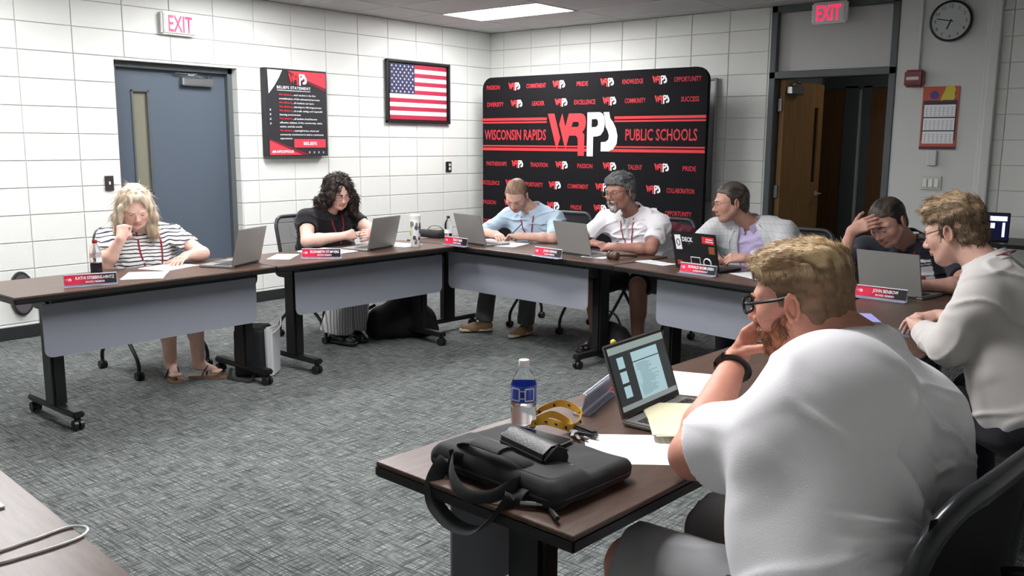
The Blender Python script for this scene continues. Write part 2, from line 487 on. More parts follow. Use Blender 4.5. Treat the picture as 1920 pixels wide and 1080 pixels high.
# wall_right (y = 0), door opening
RD = (3.50, 4.62)
bm = B()
box(bm, (RD[0] / 2 - .1, .105, CEIL / 2), (RD[0] + .2, .2, CEIL)); box(bm, ((RD[1] + XMAX) / 2, .105, CEIL / 2), (XMAX - RD[1], .2, CEIL))
wall_right = struct('wall_right', bm, M_MORTAR)
lines = [0] + [.2032 + BW * k for k in range(0, 21)]
lay(wall_right, lines, [(RD[0], 5.31, 0, CEIL)], False)
bm = B(); box(bm, ((RD[1] + 5.31) / 2, -.004, CEIL / 2), (5.31 - RD[1], .012, CEIL), .003); obj('plaster_panel', bm, M_WALL2, wall_right)
# the two walls behind the camera
bm = B(); box(bm, (XMAX + .1, YMIN / 2 + .1, CEIL / 2), (.2, -YMIN + .2, CEIL)); struct('wall_camera_side', bm, M_WALL)
bm = B(); box(bm, (XMAX / 2, YMIN - .1, CEIL / 2), (XMAX + .4, .2, CEIL)); struct('wall_back', bm, M_WALL)
# baseboards
bm = B()
box(bm, (.008, LD[1] / 2, .05), (.012, -LD[1], .1), .003)
box(bm, (.008, (LD[0] + YMIN) / 2, .05), (.012, LD[0] - YMIN, .1), .003); struct('baseboard_left', bm, M_BASE)
bm = B()
box(bm, (RD[0] / 2, -.010, .05), (RD[0], .012, .1), .003); box(bm, ((RD[1] + XMAX) / 2, -.016, .05), (XMAX - RD[1], .012, .1), .003); struct('baseboard_right', bm, M_BASE)

# ---- left door: slate painted, recessed
bm = B()
xd = -.13
for y in (LD[0] + .025, LD[1] - .03): box(bm, (xd, y, LDH / 2), (.10, .05, LDH), .004)
box(bm, (xd, sum(LD) / 2, LDH - .025), (.10, LD[1] - LD[0], .05), .004)
door_1 = struct('door_1', bm, M_FRAME)
door_1['label'] = 'slate blue recessed door in a grey frame behind the blonde woman'
y0, y1 = LD[0] + .05, LD[1] - .055
lt = (-4.36, -4.22, 1.05, 1.90)       # narrow vision lite
bm = B()
xl = -.155
def slab(bm, x, a0, a1, z0, z1, t=.045): box(bm, (x, (a0 + a1) / 2, (z0 + z1) / 2), (t, a1 - a0, z1 - z0))
slab(bm, xl, y0, lt[0], .01, LDH - .055); slab(bm, xl, lt[1], y1, .01, LDH - .055); slab(bm, xl, lt[0], lt[1], .01, lt[2]); slab(bm, xl, lt[0], lt[1], lt[3], LDH - .055)
leaf = obj('door_leaf', bm, M_BLUEDOOR, door_1)
bm = B()
for y in (lt[0], lt[1]): box(bm, (xl + .026, y, (lt[2] + lt[3]) / 2), (.012, .016, lt[3] - lt[2] + .016), .002)
for z in (lt[2], lt[3]): box(bm, (xl + .026, (lt[0] + lt[1]) / 2, z), (.012, lt[1] - lt[0] + .016, .016), .002)
obj('lite_frame', bm, M_FRAME, leaf)
bm = B(); slab(bm, xl, lt[0], lt[1], lt[2], lt[3], .008); obj('lite_pane', bm, mat('khaki_glass', s2l(128, 126, 112), .15), leaf)
bm = B(); box(bm, (xl + .05, -3.77, LDH - .135), (.06, .30, .07), .008); cl = obj('door_closer', bm, M_STEEL, door_1)
bm = B(); tube(bm, [(xl + .06, -3.66, LDH - .09), (xl + .10, -3.80, LDH - .075), (xl + .05, -3.98, LDH - .07)], .008, 8); tube(bm, [(xl + .06, -3.66, LDH - .105), (xl + .06, -3.66, LDH - .075)], .016, 10); obj('closer_arm', bm, M_CHROME, cl)
bm = B(); box(bm, (xl + .03, y0 + .06, 1.0), (.012, .05, .16), .004); tube(bm, [(xl + .03, y0 + .06, 1.0), (xl + .075, y0 + .06, 1.0), (xl + .078, y0 + .16, 1.0)], .009, 8); obj('door_handle', bm, M_STEEL, door_1)

# ---- right door: frame with solid transom, wooden leaf standing open into the corridor
bm = B()
fx0, fx1 = 3.475, 4.62
for x in (fx0 + .03, fx1 - .03): box(bm, (x, .06, CEIL / 2), (.06, .16, CEIL), .005)
box(bm, ((fx0 + fx1) / 2, .06, CEIL - .03), (fx1 - fx0, .16, .06), .005)
box(bm, ((fx0 + fx1) / 2, .06, 2.13), (fx1 - fx0, .16, .065), .005)
door_2 = struct('door_2', bm, M_FRAME); door_2['label'] = 'grey framed doorway with transom and an open wooden leaf'
bm = B(); box(bm, ((fx0 + fx1) / 2, .06, 2.43), (fx1 - fx0 - .12, .03, .56)); obj('transom_panel', bm, mat('transom_paint', s2l(190, 190, 190), .5), door_2)
# right door leaf, standing at 88 degrees
hx, hy, la = 3.565, .10, R(88)
leaf2 = bpy.data.objects.new('door_leaf', None); C.objects.link(leaf2); leaf2.parent = door_2; leaf2.location = (hx, hy, 0); leaf2.rotation_euler = (0, 0, la)
leaf2.empty_display_size = .1
bm = B()
# local x along the leaf, thickness in y; face towards the room's right is -y
lx0, lx1, lz0, lz1 = .70, .80, 1.12, 1.86
def sl(a0, a1, z0, z1, t=.045): box(bm, ((a0 + a1) / 2, 0, (z0 + z1) / 2), (a1 - a0, t, z1 - z0))
sl(.0, lx0, .01, 2.09); sl(lx1, .9, .01, 2.09); sl(lx0, lx1, .01, lz0); sl(lx0, lx1, lz1, 2.09)
obj('panel', bm, M_WOOD, leaf2)
bm = B(); box(bm, ((lx0 + lx1) / 2, 0, (lz0 + lz1) / 2), (lx1 - lx0, .01, lz1 - lz0)); obj('lite_pane', bm, M_SCREENGLASS, leaf2)
bm = B(); tube(bm, [(.83, -.03, 1.0), (.83, -.075, 1.0), (.72, -.08, 1.0)], .010, 8); lathe_ = tube(bm, [(.83, -.022, 1.0), (.83, -.032, 1.0)], .028, 14); obj('lever_handle', bm, M_SATIN, leaf2)
bm = B(); box(bm, (.16, -.055, 2.0), (.26, .06, .075), .008); box(bm, (.18, -.05, 2.06), (.03, .03, .05), .004); tube(bm, [(.08, -.06, 2.05), (.25, -.07, 2.075), (.1, -.12, 2.08)], .008, 6); obj('door_closer', bm, M_STEEL, leaf2)
bm = B()
for z in (.3, 1.05, 1.86): box(bm, (-.008, -.028, z), (.035, .012, .12), .002); tube(bm, [(-.012, -.034, z - .06), (-.012, -.034, z + .06)], .008, 8)
o = obj('hinge', bm, M_STEEL, door_2); o.location = (hx, hy, 0)
# corridor beyond
bm = B(); box(bm, (4.0, 2.45, CEIL / 2), (5.2, .1, CEIL)); struct('wall_corridor', bm, M_WALL2)
bm = B(); box(bm, (1.6, 1.25, CEIL / 2), (.1, 2.4, CEIL)); box(bm, (6.6, 1.25, CEIL / 2), (.1, 2.4, CEIL)); struct('wall_corridor_end', bm, M_WALL2)
bm = B(); box(bm, (4.0, 1.35, CEIL + .08), (5.3, 2.3, .1)); struct('ceiling_corridor', bm, M_CEIL)
bm = B()
for x in (3.42, 3.60, 4.75): box(bm, (x, 2.385, 1.08), (.10 if x != 3.42 else .16, .05, 2.16), .004)
box(bm, (4.0, 2.385, 2.24), (1.8, .05, .22), .004)
d3 = struct('door_3', bm, M_FRAME); d3['label'] = 'dark wooden corridor door seen through the open doorway'
bm = B(); box(bm, (4.17, 2.38, 1.07), (1.05, .04, 2.1)); obj('door_leaf', bm, M_WOOD2, d3)
bm = B(); box(bm, (3.05, 2.385, 1.07), (.6, .03, 2.1)); obj('side_panel', bm, M_WOOD2, d3)

t = thing('corridor_fill_light', 'unseen ceiling panel added to brighten the corridor', 'ceiling light', (4.6, 1.3, CEIL + .02), 0)  # unseen glowing panel, added to brighten the corridor and open door leaf
bm = B(); box(bm, (0, 0, .006), (.6, .6, .014)); obj('diffuser', bm, mat('corridor_fill_panel', (1, 1, 1), .5, emit=(1., .97, .92), estr=4.), t)
# ---- wall fittings
def exit_sign(loc, rz, label):
    t = thing('exit_sign', label, 'exit sign', loc, rz)
    bm = B(); box(bm, (0, -.03, 0), (.315, .05, .185), .014, seg=2); obj('housing', bm, M_WHITE, t)
    bm = B(); box(bm, (0, -.057, 0), (.27, .006, .15), .002); obj('face_plate', bm, mat('sign_face', s2l(225, 222, 224), .4), t)
    put('lettering', text_mesh('EXIT', .135, .012, .215), mat('lit_red_letters', s2l(240, 50, 90), .4, emit=s2l(255, 30, 80), estr=1.3), t, (0, -.062, 0))
exit_sign((.01, -4.005, 2.452), R(90), 'white exit sign with red letters above the slate blue door')
# right sign hangs from the ceiling in front of the transom
exit_sign((4.05, -.08, 2.64), 0, 'white exit sign with red letters in front of the grey transom')

def clock():
    t = thing('wall_clock', 'round black-rimmed wall clock with white face near the doorway', 'clock', (5.03, -.012, 2.50), 0)
    bm = B(); lathe(bm, [(.0, 0), (.160, 0), (.166, .02), (.162, .045), (.150, .05), (.146, .03), (.0, .03)], 40)
    bmesh.ops.rotate(bm, verts=bm.verts, cent=(0, 0, 0), matrix=Matrix.Rotation(R(90), 3, 'X')); obj('rim', bm, M_DARK, t, True)
    bm = B(); prism(bm, arc(0, 0, .147, 0, 360, 40)[:-1], -.033, -.030); obj('dial', bm, mat('clock_dial', s2l(222, 222, 216), .5), t)
    for n in range(1, 13):
        a = R(90 - 30 * n); put('numeral', text_mesh(str(n), .026, .002), M_DARK, t, (.118 * math.cos(a), -.035, .118 * math.sin(a)))
    for ang, L_, w_ in ((R(90 - 30 * 6.75), .07, .010), (R(90 + 6 * 13), .11, .007)):
        bm = B(); box(bm, (L_ * .4, 0, 0), (L_ * 1.2, .002, w_)); o = obj('clock_hand', bm, M_DARK, t); o.location = (0, -.038, 0); o.rotation_euler = (0, -ang, 0)
    bm = B(); prism(bm, arc(0, 0, .147, 0, 360, 40)[:-1], -.046, -.0445); obj('glass', bm, M_CLEAR, t)
clock()
def plate(name, label, cat, loc, rz, w_, h_, m, extra=None):
    t = thing(name, label, cat, loc, rz)
    bm = B(); box(bm, (0, -.005, 0), (w_, .009, h_), .003); obj('cover_plate', bm, m, t)
    if extra: extra(t)
    return t
M_BRONZE = mat('dark_cover_plate', s2l(70, 66, 64), .35, metal=.3)
def tog(t):
    bm = B(); box(bm, (0, -.012, .0), (.012, .014, .026), .003); obj('toggle', bm, M_WHITE, t)
plate('light_switch', 'single dark light switch left of the slate blue door', 'light switch', (.008, -4.665, 1.152), R(90), .072, .118, M_BRONZE, tog)
def outl(t):
    for z in (.022, -.022):
        bm = B(); box(bm, (0.012, -.011, z), (.030, .006, .032), .008, seg=2); obj('socket', bm, M_WHITE, t)
plate('wall_outlet', 'dark wall outlet plate near the room corner below the flag', 'outlet', (.008, -.735, 1.22), R(90), .09, .115, M_DARK, outl)
def tri(t):
    for x in (-.046, 0, .046):
        bm = B(); box(bm, (x, -.014, 0), (.034, .01, .07), .003); obj('rocker', bm, M_WHITE, t)
M_GREYPL = mat('grey_plate', s2l(196, 196, 190), .45)
plate('light_switch', 'wide pale switch plate with three rockers right of the doorway', 'light switch', (4.97, -.012, 1.18), 0, .165, .118, M_GREYPL, tri)
t = thing('wall_sensor', 'small pale wall box mounted below the calendar', 'sensor', (4.965, -.012, 1.39), 0)
bm = B(); box(bm, (0, -.014, 0), (.075, .028, .13), .006); obj('housing', bm, M_WALL2, t)
t = thing('fire_alarm', 'red fire alarm horn box beside the doorway frame', 'fire alarm', (4.78, -.012, 2.05), 0)
bm = B(); box(bm, (0, -.03, 0), (.155, .055, .145), .016, seg=3); obj('housing', bm, mat('alarm_red', s2l(120, 16, 30), .35), t, True)
bm = B(); box(bm, (-.005, -.062, .0), (.105, .012, .03), .005); obj('strobe_lens', bm, mat('strobe', s2l(200, 190, 190), .2), t)
bm = B()
for k in range(5): box(bm, (0, -.058, -.035 - k * .007), (.09, .004, .003))
obj('horn_grille', bm, M_DARK, t)
t = thing('conduit', 'thin painted conduit running from the ceiling down to the fire alarm', 'conduit', (4.80, -.025, 0), 0)
bm = B(); tube(bm, [(0, 0, 2.12), (0, 0, CEIL)], .011, 10); obj('pipe', bm, M_WALL2, t, True)
bm = B()
for z in (2.3, 2.6): box(bm, (0, .004, z), (.045, .012, .018), .003)
obj('strap', bm, M_WALL2, t)
t = thing('raceway', 'tall painted cable raceway running up the right wall', 'raceway', (5.375, -.01, 0), 0)
bm = B(); box(bm, (0, -.03, CEIL / 2), (.07, .05, CEIL), .006); obj('channel', bm, M_WALL2, t)
bm = B(); box(bm, (-.055, -.01, CEIL / 2), (.035, .018, CEIL), .004); obj('side_flange', bm, M_WALL2, t)

def calendar():
    t = thing('wall_calendar', 'orange three-month wall calendar hanging right of the doorway', 'calendar', (4.995, -.014, 1.72), 0)
    bm = B(); box(bm, (0, -.003, 0), (.285, .004, .52), 0); obj('backing_sheet', bm, mat('calendar_orange', s2l(196, 92, 72), .6), t)
    bm = B(); box(bm, (0, -.007, -.02), (.262, .003, .33), 0); box(bm, (0, -.007, -.245), (.285, .004, .02), 0); obj('dark_border', bm, mat('calendar_dark', s2l(62, 56, 74), .6), t)
    for z in (.09, -.02, -.13):
        bm = B(); box(bm, (0, -.010, z - .03), (.245, .003, .100), 0); pg = obj('month_page', bm, M_PAPER, t)
        bm = B()
        for i in range(5):
            for j in range(7): box(bm, (-.1 + j * .033, -.012, z - .004 - i * .016), (.016, .001, .006))
        o = obj('day_number', bm, mat('day_ink', s2l(176, 178, 184), .8), pg); o['kind'] = 'stuff'
    bm = B(); prism(bm, [(x, z) for x, z in arc(-.05, .19, .035, 0, 360, 14)][:-1], -.009, -.006); obj('purple_blot', bm, mat('calendar_purple', s2l(92, 74, 140), .6), t)
    bm = B(); prism(bm, [(.0, .14), (.03, .15), (.1, .145), (.115, .17), (.105, .20), (.115, .23), (.1, .26), (.04, .27), (.03, .22), (.01, .18)], -.010, -.006); obj('yellow_blot', bm, mat('calendar_yellow', s2l(208, 198, 70), .6), t)
calendar()

def whiteboard():
    t = thing('whiteboard', 'grey whiteboard on the wall half hidden behind the banner', 'whiteboard', (1.75, -.01, 1.53), 0)
    bm = B(); box(bm, (0, -.012, 0), (2.38, .02, 1.17), .0); obj('surface', bm, mat('board_surface', s2l(214, 212, 218), .4), t)
    bm = B()
    for s in (-1, 1): box(bm, (s * 1.19, -.018, 0), (.025, .035, 1.20), .004); box(bm, (0, -.018, s * .59), (2.40, .035, .025), .004)
    obj('frame', bm, M_SATIN, t)
    bm = B(); box(bm, (0, -.05, -.60), (2.36, .08, .015), .003); obj('pen_tray', bm, M_STEEL, t)
whiteboard()

def flag():
    W_, H_ = .90, .60
    t = thing('framed_flag', 'United States flag in a black frame on the left wall', 'framed flag', (.012, -1.21, 2.02), R(90))
    bm = B()
    for s in (-1, 1): box(bm, (s * (W_ / 2 + .012), -.018, 0), (.026, .036, H_ + .05), .003); box(bm, (0, -.018, s * (H_ / 2 + .012)), (W_ + .05, .036, .026), .003)
    obj('frame', bm, M_DARK, t)
    bm = B(); box(bm, (0, -.006, 0), (W_ + .01, .006, H_ + .01)); obj('backing', bm, M_DARK, t)
    rd = mat('flag_red', s2l(168, 38, 66), .7, bump=(9, .5, (3, 1, 1))); wh = mat('flag_white', s2l(224, 222, 222), .7, bump=(9, .5, (3, 1, 1))); nv = mat('flag_navy', s2l(48, 50, 84), .7)
    hh = H_ * .96 / 13; x0, x1, zt = -W_ / 2 + .03, W_ / 2 - .02, H_ * .48
    for k in range(13):
        xa = x0 + (.36 if k < 7 else 0)
        bm = B(); box(bm, ((xa + x1) / 2, -.012, zt - hh * (k + .5)), (x1 - xa, .005, hh)); obj('stripe', bm, rd if k % 2 == 0 else wh, t)
    bm = B(); box(bm, (x0 + .18, -.013, zt - hh * 3.5), (.36, .006, hh * 7)); cant = obj('canton', bm, nv, t)
    star = poly_mesh([[(.014 * (1 if i % 2 == 0 else .42) * math.sin(i * PI / 5), .014 * (1 if i % 2 == 0 else .42) * math.cos(i * PI / 5)) for i in range(10)]])
    for r_ in range(9):
        n = 6 if r_ % 2 == 0 else 5
        for c_ in range(n):
            put('star', star, wh, cant, (x0 + .03 + (c_ + (0 if n == 6 else .5)) * .06, -.0175, zt - hh * 7 * (r_ + .7) / 9.4))
    bm = B(); box(bm, (0, -.026, 0), (W_, .002, H_)); obj('glass', bm, mat('picture_glass', (1, 1, 1), .03, trans=1., ior=1.1, alpha=.12), t)
flag()

def poster():
    W_, H_ = .70, .80
    t = thing('beliefs_poster', 'black and red printed canvas with a beliefs statement left of the flag', 'poster', (.012, -2.855, 1.755), R(90))
    bm = B(); box(bm, (0, -.035, 0), (W_, .07, H_), .003); obj('canvas', bm, mat('poster_black', s2l(38, 38, 42), .6), t)
    y = -.0712
    def pg(name, pts, m, dy=0.): bm = B(); prism(bm, [(a * W_ - W_ / 2, H_ / 2 - b_ * H_) for a, b_ in pts], y - dy - .0012, y - dy + .001); return obj(name, bm, m, t)
    rd = mat('poster_red', s2l(230, 62, 78), .6); dk = mat('poster_maroon', s2l(120, 30, 44), .6)
    pg('white_corner', [(.04, .02), (.27, .02), (.22, .10), (.14, .20), (.05, .29)], M_PWHITE)
    pg('dark_wedge', [(.34, .03), (.6, .04), (.97, .20), (.97, .24)], dk); pg('red_wedge', [(.36, .02), (.98, .02), (.98, .20), (.60, .10)], rd, .001)
    pg('dark_wedge', [(.04, .80), (.70, .985), (.5, .985), (.04, .84)], dk); pg('red_wedge', [(.04, .82), (.56, .985), (.04, .985)], rd, .001)
    pg('red_button', [(.43, .80), (.955, .80), (.955, .90), (.43, .90)], rd, .002)
    pg('rule', [(.18, .243), (.72, .243), (.72, .249), (.18, .249)], M_PWHITE, .001)
    e = .30 * W_
    for me, m in ((EM_R, M_RED), (EM_W, M_PWHITE)): put('emblem', scaled(me, e), m, t, (0.01, y - .003, H_ / 2 - .115 * H_))
    put('lettering', text_mesh('BELIEFS STATEMENT', .026, .018, .38, 0, 1.1), M_PWHITE, t, (-.035, y - .003, H_ / 2 - .212 * H_))
    put('lettering', text_mesh('BELIEFS', .030, .02, .155), M_PWHITE, t, (.135, y - .005, H_ / 2 - .85 * H_))
    put('lettering', text_mesh('#RAPIDSPRIDE', .024, .02, .24), M_PWHITE, t, (-.18, y - .005, H_ / 2 - .945 * H_))
    L_ = ['We Believe|...each student is the first', 'consideration of the educational process.', 'We Believe|...all students can learn.', 'We Believe|...learning is a life-long process.', 'We Believe|...in a safe, caring, and respectful', 'learning environment.', 'We Believe|...all students should become', 'effective citizens of the community, state,', 'nation, and the world.', 'We Believe|...meaningful home, school, and', 'community involvement is vital to continuous', 'improvement.']
    kx = .0128
    for i, s in enumerate(L_):
        z = H_ / 2 - (.293 + i * .0455) * H_; x = -.205
        if '|' in s:
            a, s = s.split('|'); w_ = .145
            put('lettering', text_mesh(a, .017, .012, w_, .2), M_RED, t, (x + w_ / 2, y - .003, z)); x += w_ + .004
        w_ = len(s) * (.0096 if x > -.2 else .0114)
        put('lettering', text_mesh(s, .017, .012, w_, .2), M_PWHITE, t, (x + w_ / 2, y - .003, z))
    X = text_mesh('X', .018, .02)
    for k in range(4):
        put('cross_mark', X, M_PWHITE, t, (-.305, y - .003, H_ / 2 - (.47 + k * .052) * H_)); put('cross_mark', X, M_PWHITE, t, (.125 + k * .055, y - .003, H_ / 2 - .955 * H_))
poster()

def banner():
    x0, x1, zt = .275, 3.075, 2.208
    t = thing('banner_backdrop', 'tall black fabric banner backdrop with red and white school lettering', 'banner', ((x0 + x1) / 2, -.45, 0), 0)
    W_ = x1 - x0
    out = [(W_ / 2, .03), (W_ / 2, zt - .13)] + arc(W_ / 2 - .13, zt - .13, .13, 0, 90, 10)[1:] + arc(-W_ / 2 + .13, zt - .13, .13, 90, 180, 10) + [(-W_ / 2, .03)]
    bm = B(); prism(bm, out, 0, .05)
    es = [e for e in bm.edges if abs(e.verts[0].co.y - e.verts[1].co.y) < 1e-6]
    bmesh.ops.bevel(bm, geom=es, offset=.012, segments=3, affect='EDGES', clamp_overlap=True)
    obj('fabric_cover', bm, mat('banner_black', s2l(19, 18, 21), .85, spec=.2, bump=(3, .15)), t, True)
    bm = B()
    for sx in (-1, 1): box(bm, (sx * (W_ / 2 - .3), .05, .015), (.06, .42, .03), .005)
    obj('foot', bm, M_STEEL, t)
    cx = (x0 + x1) / 2
    def pos(x, z, d=.0015): return (x - cx, -d, z)
    for name, za, zb in (('red_bar', 1.762, 1.735), ('red_bar', 1.722, 1.706), ('red_bar', 1.466, 1.451), ('red_bar', 1.438, 1.408)):
        for xa, xb in ((x0 + .006, 1.19 if za > 1.6 else 1.30), (2.05 if za > 1.6 else 1.98, x1 - .006)):
            if za < 1.6 and xa < 1: xb = 1.72
            bm = B(); box(bm, ((xa + xb) / 2 - cx, 0, (za + zb) / 2), (xb - xa, .002, za - zb)); obj(name, bm, M_RED, t)
    dark = mat('banner_outline', s2l(24, 22, 26), .8)
    k = .885
    for me, m in ((EM_R, M_RED), (EM_W, M_PWHITE)):
        put('emblem', scaled(me, k), m, t, pos(1.65, 1.583, .004))
    put('lettering', text_mesh('WISCONSIN RAPIDS', .115, .014, .875), M_REDTXT, t, pos(.745, 1.583))
    put('lettering', text_mesh('PUBLIC SCHOOLS', .115, .014, .80), M_REDTXT, t, pos(2.585, 1.583))
    sr, sw = scaled(EM_R, .165), scaled(EM_W, .165)
    rows = [(2.10, .433, ['PASSION', 0, 'COMMITMENT', 0, 'PRIDE', 0, 'KNOWLEDGE', 0, 'OPPORTUNITY']),
            (1.914, .466, ['DIVERSITY', 0, 'LEADER', 0, 'EXCELLENCE', 0, 'COMMUNITY', 0, 'SUCCESS']),
            (1.261, .485, ['PARTNERSHIPS', 0, 'TRADITION', 0, 'PASSION', 0, 'TALENT', 0, 'PRIDE']),
            (1.046, .398, ['EXCELLENCE', 0, 'OPPORTUNITY', 0, 'COMMITMENT', 0, 'LEADER', 0, 'COLLABORATION']),
            (.825, .382, ['PASSION', 0, 'KNOWLEDGE', 0, 'PRIDE', 0, 'COMMUNITY', 0, 'OPPORTUNITY']),
            (.610, .415, ['DIVERSITY', 0, 'LEADER', 0, 'EXCELLENCE', 0, 'TALENT', 0, 'SUCCESS'])]
    for z, xs, ws in rows:
        for i, s in enumerate(ws):
            x = xs + i * .3035
            if s: put('lettering', text_mesh(s, .048, .012, min(.30, .0245 * len(s) + .02)), M_REDTXT, t, pos(x, z))
            else:
                put('emblem', sr, M_RED, t, pos(x, z)); put('emblem', sw, M_PWHITE, t, pos(x, z))
banner()

# ---------------------------------------------------------------- tables
TH = .74
def table(cx, cy, rz, L_, label, legs, panel, W_=.61):
    """inner (panel) side faces local -y"""
    t = thing('folding_table', label, 'table', (cx, cy, 0), rz)
    bm = B(); box(bm, (0, 0, TH - .006), (L_ - .006, W_ - .006, .012), .002); obj('tabletop', bm, M_LAM, t)
    bm = B(); box(bm, (0, 0, TH - .022), (L_, W_, .030), .005, seg=2); obj('edge_band', bm, M_EDGE, t)
    bm = B(); box(bm, (0, -.02, TH - .055), (L_ - .5, .05, .035), .003); obj('under_rail', bm, M_BLACKMETAL, t)
    if panel:
        a, b_ = panel
        pts = [(a, .665), (b_, .665)] + arc(b_ - .04, .425, .04, 0, -90, 5) + arc(a + .04, .425, .04, -90, -180, 5)
        bm = B(); prism(bm, pts, -.163, -.157); obj('modesty_panel', bm, M_PANEL, t)
        bm = B(); box(bm, ((a + b_) / 2, -.15, .675), (b_ - a - .1, .012, .05), .002); obj('panel_bracket', bm, M_BLACKMETAL, t)
    for x in legs:
        lg = bpy.data.objects.new('leg', None); C.objects.link(lg); lg.parent = t; lg.location = (x, 0, 0)
        bm = B(); box(bm, (0, -.02, .38), (.072, .115, .58), .012, seg=2); obj('column', bm, M_BLACKMETAL, lg, True)
        bm = B(); box(bm, (0, 0, .085), (.06, .56, .035), .008, seg=2); obj('foot', bm, M_BLACKMETAL, lg)
        bm = B(); prism(bm, [(-.16, .705), (.16, .705)] + arc(.10, .665, .06, 10, -90, 6) + arc(-.10, .665, .06, -90, -190, 6), x * 0 - .022, .022, 'yz')
        obj('tilt_bracket', bm, M_BLACKMETAL, lg)
        for y in (-.255, .255):
            bm = B()
            for s in (-1, 1):
                tube(bm, [(s * .006, y, .029), (s * .024, y, .029)], .027, 14)
            box(bm, (0, y, .048), (.03, .03, .035), .006); obj('caster', bm, M_DARK, lg)
    return t
table(2.26, -5.667, R(90), 1.505, 'brown-topped table at the left, before the blonde woman', (-.475, .69), (-.572, .697))
table(2.288, -4.138, R(90 - 1.4), 1.535, 'brown-topped table before the dark-haired woman', (-.462, .665), (-.545, .765))
table(3.055, -3.083, R(-3.9), 2.03, 'brown-topped table before the two men at the banner', (-.85, .70), (-.68, .70))
table(4.85, -3.292, R(-9.6), 1.524, 'brown-topped table before the man in the plaid jacket', (-.50, .5), (-.52, .70))
table(5.945, -4.03, R(-90), 1.80, 'brown-topped table at the right under the open silver laptop and clasped hands', (-.6, .6), (-.7, .7))
table(5.905, -5.885, R(-90 - 2.8), 1.83, 'brown-topped table in the foreground with bottle, phone and laptop bag', (-.72, .66), (-.70, .8))
t0 = table(4.88, -7.68, R(180 - 4.6), 1.65, 'brown-topped table cut off by the bottom left corner of the picture', (-.60, .6), None)

# ---------------------------------------------------------------- chairs
def make_chair(label, loc, rz, mesh_fill=True, group=None, arms=False):
    """nesting chair facing local +y"""
    t = thing('nesting_chair', label, 'chair', (*loc, 0), rz, group)
    bm = B(); pts = rrect(.47, .46, .09)
    prism(bm, pts, .43, .465, 'xy'); es = [e for e in bm.edges if abs(e.verts[0].co.z - e.verts[1].co.z) < 1e-6]
    bmesh.ops.bevel(bm, geom=es, offset=.014, segments=3, affect='EDGES', clamp_overlap=True); obj('seat', bm, M_BLACKFAB, t, True)
    # back frame: rounded loop leaning back, curved
    def bk(x, z): return Vector((x, -.20 - (z - .5) * .20 + .25 * x * x, z))
    loop = [bk(x, z) for x, z in rrect(.46, .44, .08, 5, 0, .70)]
    bm = B(); tube(bm, loop, .0145, 10, closed=True); obj('back_frame', bm, mat('chair_frame_grey', s2l(48, 50, 54), .4), t, True)
    bm = B()
    nx, nz = 10, 8; g = [[bm.verts.new(bk(-.22 + .44 * i / nx, .49 + .42 * j / nz)) for i in range(nx + 1)] for j in range(nz + 1)]
    for j in range(nz):
        for i in range(nx): bm.faces.new((g[j][i], g[j][i + 1], g[j + 1][i + 1], g[j + 1][i]))
    bmesh.ops.solidify(bm, geom=bm.faces[:], thickness=.004)
    obj('mesh_back', bm, mat('chair_mesh', s2l(52, 54, 58), .7, alpha=.72), t, True)
    bm = B()
    for s in (-1, 1): tube(bm, smooth_pts([(s * .20, -.21, .60), (s * .215, -.16, .47), (s * .22, .0, .425), (s * .22, .1, .42)]), .013, 8)
    obj('back_support', bm, M_BLACKMETAL, t, True)
    for s in (-1, 1):
        for f_ in (1, -1):
            bm = B(); p = smooth_pts([(s * .225, f_ * -.06, .425), (s * .235, f_ * .10, .25), (s * .24, f_ * .225, .13), (s * .24, f_ * .24, .055)], 4)
            tube(bm, p, .0125, 8); lg = obj('leg', bm, M_BLACKMETAL, t, True)
            bm = B()
            for q in (-1, 1): tube(bm, [(s * .24 + q * .006, f_ * .24, .027), (s * .24 + q * .022, f_ * .24, .027)], .0265, 12)
            box(bm, (s * .24, f_ * .24, .045), (.02, .03, .03), .005); obj('caster', bm, M_DARK, lg)
    if arms:
        for s in (-1, 1):
            bm = B(); box(bm, (s * .27, .02, .66), (.05, .26, .025), .01, seg=2); tube(bm, [(s * .26, .0, .43), (s * .27, .02, .65)], .012, 8); obj('armrest', bm, M_DARK, t, True)
    return t
make_chair('black mesh-back chair under the blonde woman, mostly hidden by her', (1.58, -5.20), R(-90))
make_chair('black mesh-back chair under the dark-haired woman, back corner in view', (1.60, -3.80), R(-82))
make_chair('black mesh-back chair under the man in the light blue shirt', (2.72, -2.36), R(180 + 5))
make_chair('black mesh-back chair with a maroon jacket, under the bearded man', (3.62, -2.30), R(180))
make_chair('dark chair behind the man in the plaid jacket', (4.72, -2.42), R(180))
make_chair('black chair under the man with his hand on his forehead', (5.75, -2.72), R(180))
make_chair('black chair under the man in the white dress shirt', (6.78, -4.50), R(90))
